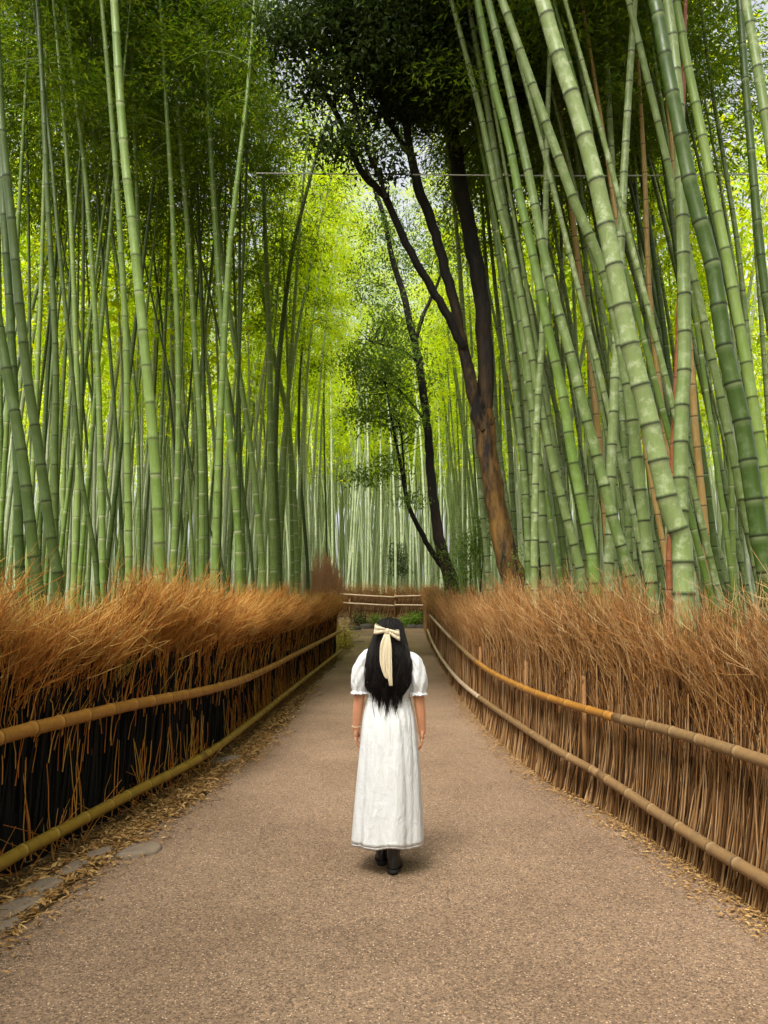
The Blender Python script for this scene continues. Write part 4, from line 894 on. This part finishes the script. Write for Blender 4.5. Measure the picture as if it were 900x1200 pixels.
# ------------------------------------------------------------------ person walking away
def cloth_mat(name, col, rough=.8, scale=90, bmp=.25, vary=.06):
    m, t = new_mat(name); co = objco(t)
    mp = N(t, 'Mapping'); mp.inputs['Scale'].default_value = (1, 1, .28); t.links.new(co, mp.inputs[0])
    n1 = noise(t, scale, 3, vec=co); n2 = noise(t, 16, 4, .55, vec=mp.outputs[0], dist=.6)
    c = mix(t, n2, tuple(x * (1 - vary) for x in col), col)
    principled(t, c, rough, bump(t, math_(t, 'ADD', n1, math_(t, 'MULTIPLY', n2, 6.0)), bmp, .012), .2); return m
M_dress = cloth_mat('white_cotton', (.63, .635, .65), bmp=.3, scale=60)
M_bow = cloth_mat('ivory_satin', (.56, .47, .33), .5, 60, .25)
M_skin = mat_plain('skin', (.58, .265, .15), .5, .35, .1, 30)
M_hair, _t = new_mat('black_hair'); principled(_t, ramp(_t, attr(_t, 'tint'), [(0, (.0025, .002, .002)), (1, (.010, .006, .005))]), .5, None, .18)
M_boot = mat_plain('black_leather', (.012, .012, .013), .35, .5, .3, 30, .1)
M_sole = mat_plain('boot_sole', (.02, .019, .018), .8, .2, .3, 30)
M_eye = mat_plain('eye', (.03, .02, .015), .2, .5, .1)
pl = ground_at(454, 1021); PY0 = float(pl[1]); PX0 = float(pl[0])
person = link('person', None, loc=(PX0, PY0, .016), label='woman in long white puff-sleeved dress with ivory bow in long black hair, walking away', category='person')
person.rotation_euler = (0, math.radians(.6), math.radians(-5)); person.scale = [float((at(454, 723, PY0)[2] - .016) / 1.622)] * 3

def loft(name, rings, n, mat, mod=None, a0=0, a1=2 * math.pi, closed=True, cap0=False, cap1=False, tint=None, zmod=None):
    th = np.linspace(a0, a1, n, endpoint=not closed); k = len(rings); V = np.zeros((k, n, 3))
    for i, (cx, cyy, z, rx, ry) in enumerate(rings):
        m = np.ones(n) if mod is None else mod(th, z)
        V[i, :, 0] = cx + rx * m * np.sin(th); V[i, :, 1] = cyy - ry * m * np.cos(th); V[i, :, 2] = z + (0 if zmod is None else zmod(th, z))
    bm = bmesh.new(); vs_ = [[bm.verts.new(V[i, j]) for j in range(n)] for i in range(k)]
    for i in range(k - 1):
        for j in range(n if closed else n - 1):
            bm.faces.new((vs_[i][j], vs_[i][(j + 1) % n], vs_[i + 1][(j + 1) % n], vs_[i + 1][j]))
    if cap0: bm.faces.new(vs_[0][::-1])
    if cap1: bm.faces.new(vs_[-1])
    me = bm_mesh(name, bm, mat)
    if tint is not None:
        a = me.attributes.new('tint', 'FLOAT', 'POINT'); a.data.foreach_set('value', np.full(len(me.vertices), tint, np.float32))
    return me
def rings_between(keys, n):
    k = np.array(keys, float); z = np.linspace(0, 1, n); s = np.linspace(0, 1, len(k)); q = smooth_poly(k, 200)
    return interp_curve(q, z, np.linspace(0, 1, 200))

# body: skin-modifier figure, remeshed to one surface
def make_body():
    J = {}; vr = []; ed = []
    def v(name, co, r): J[name] = len(vr); vr.append((co, r)); return name
    def e(*names):
        for a_, b_ in zip(names, names[1:]): ed.append((J[a_], J[b_]))
    v('pelvis', (0, 0, .90), (.145, .11)); v('waist', (0, 0, 1.06), (.115, .085)); v('chest', (0, 0, 1.26), (.135, .10)); v('collar', (0, 0, 1.365), (.08, .065)); v('neck', (0, .005, 1.42), (.048, .05)); v('skull', (0, .015, 1.47), (.045, .05))
    e('pelvis', 'waist', 'chest', 'collar', 'neck', 'skull')
    for s, fy in ((-1, .10), (1, -.05)):
        k = 'l' if s < 0 else 'r'
        v('hip' + k, (s * .08, 0, .84), (.085, .09)); v('knee' + k, (s * .065, fy * .5 + .02, .47), (.055, .06)); v('calf' + k, (s * .055, fy * .8 - .015, .33), (.05, .052)); v('ankle' + k, (s * .045, fy, .10), (.035, .038))
        e('pelvis', 'hip' + k, 'knee' + k, 'calf' + k, 'ankle' + k)
        v('sh' + k, (s * .155, 0, 1.345), (.055, .055)); v('ua' + k, (s * .183, -.004, 1.22), (.045, .048)); v('el' + k, (s * .202, -.008, 1.07), (.037, .038)); v('fa' + k, (s * .210, .004, 1.00), (.036, .037)); v('wr' + k, (s * .221, .024, .885), (.022, .026)); v('pa' + k, (s * .222, .032, .845), (.016, .034))
        e('collar', 'sh' + k, 'ua' + k, 'el' + k, 'fa' + k, 'wr' + k, 'pa' + k)
    me = bpy.data.meshes.new('body'); me.from_pydata([x[0] for x in vr], ed, [])
    o = bpy.data.objects.new('tmp_body', me); COL.objects.link(o); bpy.context.view_layer.objects.active = o
    md = o.modifiers.new('skin', 'SKIN'); md.use_smooth_shade = True
    for i, sv in enumerate(me.skin_vertices[0].data): sv.radius = vr[i][1]; sv.use_root = (i == 0)
    sb = o.modifiers.new('sub', 'SUBSURF'); sb.levels = 2; sb.render_levels = 2
    dg = bpy.context.evaluated_depsgraph_get(); bm = bmesh.new(); bm.from_mesh(bpy.data.meshes.new_from_object(o.evaluated_get(dg)))
    bpy.data.objects.remove(o)
    def blob(c, r, rot=0, seg=16):
        mtx = Matrix.Translation(c) @ Matrix.Rotation(rot, 4, 'X') @ Matrix.Diagonal((*r, 1)); bmesh.ops.create_uvsphere(bm, u_segments=seg, v_segments=seg // 2 + 2, radius=1, matrix=mtx)
    # head: cranium, face, jaw, nose, lips, brow, ears
    blob((0, .0, 1.525), (.072, .092, .086), seg=24); blob((0, .035, 1.485), (.056, .062, .078), seg=24); blob((0, .062, 1.425), (.032, .03, .025)); blob((0, .102, 1.492), (.011, .016, .018)); blob((0, .096, 1.51), (.008, .01, .026))
    blob((0, .088, 1.453), (.022, .009, .007)); blob((0, .086, 1.444), (.019, .009, .007)); blob((0, .078, 1.53), (.045, .016, .009))
    for s in (-1, 1):
        blob((s * .072, .0, 1.495), (.009, .017, .028)); blob((s * .038, .066, 1.475), (.022, .022, .02))
        # palm and five fingers, slightly curled forward; thumb from the side of the palm
        blob((s * .222, .036, .846), (.014, .036, .046), .12)
        for i, (fy, ln) in enumerate(((.064, .068), (.047, .076), (.030, .071), (.014, .056))):
            a_ = Vector((s * .222, fy - .004, .815)); b_ = a_ + Vector((-s * .006, .006, -ln * .5)); c_ = b_ + Vector((-s * .018, .006, -ln * .42)); d_ = c_ + Vector((-s * .016, .002, -ln * .16))
            V_, F_ = tubes(np.array([[a_ + Vector((0, 0, .01)), a_, (a_ + b_) / 2, b_, (b_ + c_) / 2, c_, d_, d_ + (d_ - c_) * .3]]), np.array([[.0075, .0085, .008, .008, .0072, .007, .006, .001]]), 8)
            vv = [bm.verts.new(p) for p in V_]; [bm.faces.new([vv[q] for q in f]) for f in F_]
        a_ = Vector((s * .219, .062, .862)); b_ = a_ + Vector((-s * .006, .024, -.026)); c_ = b_ + Vector((-s * .004, .008, -.028))
        V_, F_ = tubes(np.array([[a_ + Vector((0, -.012, .008)), a_, b_, (b_ + c_) / 2, c_, c_ + (c_ - b_) * .2]]), np.array([[.008, .0105, .009, .0085, .0075, .001]]), 8)
        vv = [bm.verts.new(p) for p in V_]; [bm.faces.new([vv[q] for q in f]) for f in F_]
    me2 = bpy.data.meshes.new('body'); bm.to_mesh(me2); bm.free()
    o = bpy.data.objects.new('tmp_body', me2); COL.objects.link(o)
    rm = o.modifiers.new('remesh', 'REMESH'); rm.mode = 'VOXEL'; rm.voxel_size = .0052; rm.use_smooth_shade = True
    sm = o.modifiers.new('smooth', 'SMOOTH'); sm.factor = .5; sm.iterations = 2
    dg = bpy.context.evaluated_depsgraph_get(); fin = bpy.data.meshes.new_from_object(o.evaluated_get(dg)); bpy.data.objects.remove(o)
    fin.name = 'body'; fin.materials.clear(); fin.materials.append(M_skin)
    fin.polygons.foreach_set('use_smooth', np.ones(len(fin.polygons), bool))
    return fin
body = link('body', make_body(), person)
for s in (-1, 1):
    bm = bmesh.new(); bmesh.ops.create_uvsphere(bm, u_segments=10, v_segments=8, radius=.0095)
    link('eye', bm_mesh('eye', bm, M_eye), body, (s * .028, .084, 1.512))

# dress
pr = np.random.default_rng(3)
fold = [(k, pr.uniform(0, 6.28), pr.uniform(.5, 1)) for k in (5, 7, 8, 11, 13, 17)]
sharp = lambda x: 2 * np.abs(np.sin(x / 2))**.7 - 1
def skirt_mod(th, z):
    g = np.clip((1.07 - z) / .9, 0, 1); tw = .35 * np.sin(2 * th + 1) + .2 * g
    big = sum(w * sharp(k * (th + tw * .3) + p + (1.07 - z) * (.8 if k % 2 else -.6)) for k, p, w in fold[:4])
    fine = sharp(30 * th + 3 * np.sin(4 * th)) * np.exp(-((1.0 - z) / .12)**2) * np.clip((1.075 - z) / .03, 0, 1)
    mid = sharp(19 * th + 2 * np.sin(3 * th + 1)) * np.exp(-((.8 - z) / .22)**2)
    return 1 + .040 * big * (.25 + .95 * g) * np.clip((1.075 - z) / .12, 0, 1) + .030 * fine + .022 * mid
sk = rings_between([(0, 0, 1.075, .143, .105), (0, 0, 1.03, .150, .116), (0, 0, .90, .170, .145), (0, 0, .65, .194, .172), (0, 0, .40, .209, .188), (0, 0, .19, .219, .196)], 44)
dress = link('dress', loft('dress', sk, 144, M_dress, skirt_mod, zmod=lambda th, z: (.010 * np.sin(3 * th + 1) + .006 * np.sin(7 * th)) * np.clip((.35 - z) / .2, 0, 1)), person)
dress.modifiers.new('thick', 'SOLIDIFY').thickness = .004
hem = loft('hem', [(0, 0, .197, .2215, .1985), (0, 0, .186, .2225, .1995), (0, 0, .176, .2215, .1985), (0, 0, .184, .217, .194)], 144, M_dress, skirt_mod, zmod=lambda th, z: .010 * np.sin(3 * th + 1) + .006 * np.sin(7 * th))
link('hem', hem, dress)
bo = rings_between([(0, 0, 1.07, .140, .103), (0, 0, 1.12, .143, .106), (0, 0, 1.22, .156, .115), (0, .0, 1.31, .165, .112), (0, .0, 1.365, .158, .092), (0, .0, 1.395, .12, .075), (0, .003, 1.418, .075, .066)], 26)
link('bodice', loft('bodice', bo, 96, M_dress, lambda th, z: 1 + .012 * np.sin(9 * th + z * 20) * np.exp(-((z - 1.1) / .08)**2) + .006 * np.sin(5 * th + z * 35)), dress)
wb = [(0, 0, z, .146 + .003 * math.sin((z - 1.06) / .03 * 3.14), .109 + .003 * math.sin((z - 1.06) / .03 * 3.14)) for z in np.linspace(1.058, 1.09, 5)]
link('waistband', loft('waistband', wb, 96, M_dress), dress)
for s in (-1, 1):
    rk = rings_between([(s * .116, 0, 1.400 - .008 * s, .012, .03), (s * .130, 0, 1.390 - .008 * s, .034, .052), (s * .154, -.002, 1.350, .053, .070), (s * .176, -.004, 1.28, .063, .076), (s * .190, -.006, 1.20, .062, .073), (s * .195, -.008, 1.145, .050, .058), (s * .195, -.008, 1.13, .048, .055), (s * .196, -.008, 1.112, .060, .066)], 30)
    so = link('sleeve', loft('sleeve', rk, 72, M_dress, lambda th, z, s=s: 1 + .035 * np.sin(11 * th + s) * (np.exp(-((z - 1.14) / .05)**2) + .7 * np.exp(-((z - 1.40) / .03)**2)) + .05 * np.sin(4 * th + z * 22 + s) + .045 * np.sin(7 * th - z * 40) + .03 * np.sin(13 * th + z * 65) + (.05 * np.sin(17 * th) if z < 1.122 else 0), zmod=lambda th, z: .004 * np.sin(17 * th + 1) if z < 1.122 else 0), dress)
    so.modifiers.new('thick', 'SOLIDIFY').thickness = .003

# hair: open shell over skull and back, plus strands
hk = np.array([(0, .000, 1.621, .012, .014), (0, .000, 1.612, .045, .055), (0, -.002, 1.59, .068, .086), (0, -.004, 1.555, .083, .103), (0, -.008, 1.51, .092, .107), (0, -.022, 1.45, .112, .098), (0, -.045, 1.39, .130, .088), (0, -.070, 1.32, .141, .072), (0, -.082, 1.25, .139, .060), (0, -.084, 1.18, .132, .054), (0, -.084, 1.14, .118, .050), (0, -.084, 1.115, .092, .045)])
hz = hk[::-1, 2]
def hair_pt(z, th, lift=0):
    q = [np.interp(z, hz, hk[::-1, i]) for i in range(5)]; return np.stack([q[0] + (q[3] + lift) * np.sin(th), q[1] - (q[4] + lift) * np.cos(th), z], -1)
def arcA(z): return np.interp(z, [1.08, 1.25, 1.38, 1.48, 1.55, 1.59, 1.62], [1.25, 1.35, 1.5, 1.75, 2.05, 2.7, 3.14])
bm = bmesh.new(); zz = np.linspace(1.115, 1.621, 30); nth = 48; grid = []
for z in zz:
    A2 = arcA(z); th = np.linspace(-A2, A2, nth); p = hair_pt(np.full(nth, z), th, -.002 + .0025 * np.sin(th * 23))
    grid.append([bm.verts.new(x) for x in p])
for g1, g2 in zip(grid, grid[1:]):
    for j in range(nth - 1): bm.faces.new((g1[j], g1[j + 1], g2[j + 1], g2[j]))
me = bm_mesh('hair', bm, M_hair); aa = me.attributes.new('tint', 'FLOAT', 'POINT'); aa.data.foreach_set('value', np.zeros(len(me.vertices), np.float32))
hair = link('hair', me, person); md = hair.modifiers.new('thick', 'SOLIDIFY'); md.thickness = .012; md.offset = -1
ns = 1500; k = 14; f0 = pr.uniform(-1, 1, ns); zt = np.where(pr.random(ns) < .55, pr.uniform(1.56, 1.615, ns), pr.uniform(1.2, 1.55, ns)); edge = 1 - np.abs(f0)
zb = np.interp(np.abs(f0), [0, .5, 1], [1.10, 1.115, 1.17]) + pr.normal(0, .04, ns); zb = np.where(pr.random(ns) < .03, zb - pr.uniform(.02, .12, ns), zb)
t = np.linspace(0, 1, k)[None]; Z = zt[:, None] + (zb - zt)[:, None] * t
Zc = np.clip(Z, 1.085, 1.62); TH = f0[:, None] * arcA(Zc) * 1.0 + pr.normal(0, .02, (ns, 1)) * t + .02 * np.sin(t * 9 + pr.uniform(0, 6, (ns, 1)))
P = hair_pt(Zc, TH, pr.uniform(-.001, .010, (ns, 1)) + .005 * np.sin(t * 7 + pr.uniform(0, 6, (ns, 1)))); P[..., 2] = Z
lk = np.round(f0 * 8 + pr.normal(0, .35, ns)) * 1.7; amp = np.clip((1.5 - Z) / .3, 0, 1); P[..., 0] += amp * .013 * np.sin(Z * 21 + lk[:, None]) ; P[..., 1] -= amp * (.006 + .006 * np.sin(Z * 19 + 2 * lk[:, None]))
V, F = tubes(P, np.concatenate([np.full(k - 3, .0022), [.0018, .0012, .0004]])[None], 3)
link('hair_strands', mesh_np('hair_strands', V, F, {'tint': np.repeat(pr.uniform(0, 1, ns), k * 3)}, [M_hair]), hair)['kind'] = 'stuff'

# bow
bow = link('bow', None, person, (-.005, -.122, 1.530))
def ribbon(name, path, wid, mat, nrm_fn, parent, thick=.003):
    n = len(path); bm = bmesh.new(); m = 7; g = []
    for i in range(n):
        row = []
        for j in range(m):
            v_ = j / (m - 1) - .5; c = np.array(path[i]) + np.array(nrm_fn(i / (n - 1))) * v_ * wid[i]; c[1] += .0075 * math.sin(j * 2.1 + i * .22) * min(1, 3 * i / n); row.append(bm.verts.new(c))
        g.append(row)
    for r1, r2 in zip(g, g[1:]):
        for j in range(m - 1): bm.faces.new((r1[j], r1[j + 1], r2[j + 1], r2[j]))
    o = link(name, bm_mesh(name, bm, mat), parent); o.modifiers.new('thick', 'SOLIDIFY').thickness = thick; sb = o.modifiers.new('sub', 'SUBSURF'); sb.levels = 1; sb.render_levels = 1
    return o
for s, ln, dz in ((-1, .088, .016), (1, .080, -.026)):
    tt = np.linspace(0, 1, 26); ang = tt * 2 * math.pi
    path_ = [(s * ln * (1 - math.cos(a_)) / 2, -.022 * math.sin(a_) - .004, dz * (1 - math.cos(a_)) / 2 + .004 * math.sin(2 * a_)) for a_ in ang]
    wd = [.018 + .050 * ((1 - math.cos(a_)) / 2)**.7 for a_ in ang]
    ribbon('loop', path_, wd, M_bow, lambda u_, s=s: (-s * .12, 0, 1), bow)
for s, pts_, w0 in ((-1, [(-.004, -.014, -.005), (-.020, -.030, -.07), (-.024, -.042, -.15), (-.014, -.052, -.24), (.006, -.056, -.30)], .045), (1, [(.004, -.016, -.005), (.010, -.036, -.08), (.014, -.050, -.17), (.022, -.060, -.27), (.032, -.062, -.345)], .042)):
    q = smooth_poly(pts_, 24); wd = [.022 + (w0 - .022) * min(1, i / 7) * (1 if i < 15 else max(.12, 1 - (i - 15) / 9)) for i in range(24)]
    ribbon('tail', q, wd, M_bow, lambda u_: (1, .12 * math.sin(9 * u_), 0), bow)
bm = bmesh.new(); bmesh.ops.create_uvsphere(bm, u_segments=16, v_segments=10, radius=1, matrix=Matrix.Translation((0, -.016, 0)) @ Matrix.Diagonal((.016, .012, .022, 1)))
link('knot', bm_mesh('knot', bm, M_bow), bow)

# boots
def boot(s, fy, lift, rot):
    rk = [(0, 0, .30, .052, .056), (0, 0, .26, .051, .056), (0, .0, .18, .047, .053), (0, .002, .115, .042, .052), (0, .012, .085, .042, .066), (0, .038, .062, .043, .094), (0, .058, .040, .045, .112), (0, .060, .022, .046, .115)]
    o = link('boot', loft('boot', rings_between(rk, 26), 28, M_boot, lambda th, z: 1 + .03 * np.sin(3 * th + z * 60) * (z > .08), cap1=True), person, (s * .045, fy, lift), (rot, 0, -s * .06))
    so = loft('sole', [(0, .060, .024, .048, .118), (0, .060, .012, .049, .119), (0, .060, .0105, .047, .116)], 28, M_sole, cap1=True); link('sole', so, o)
    bm = bmesh.new(); bmesh.ops.create_cone(bm, cap_ends=True, segments=16, radius1=.032, radius2=.038, depth=.03); bmesh.ops.translate(bm, verts=bm.verts, vec=(0, -.018, .008)); bmesh.ops.scale(bm, verts=bm.verts, vec=(1, 1.1, 1)); link('heel', bm_mesh('heel', bm, M_sole), o)
boot(-1, .10, .005, 0); boot(1, -.06, .008, 0)
# bracelet
th = np.linspace(0, 2 * math.pi, 25); P = np.stack([.0275 * np.cos(th), .0315 * np.sin(th), .004 * np.sin(th)], 1)
V, F = tubes(P[None], np.full((1, 25), .0028), 6); link('bracelet', mesh_np('bracelet', V, F, mats=[M_bow]), person, (-.221, .023, .895))
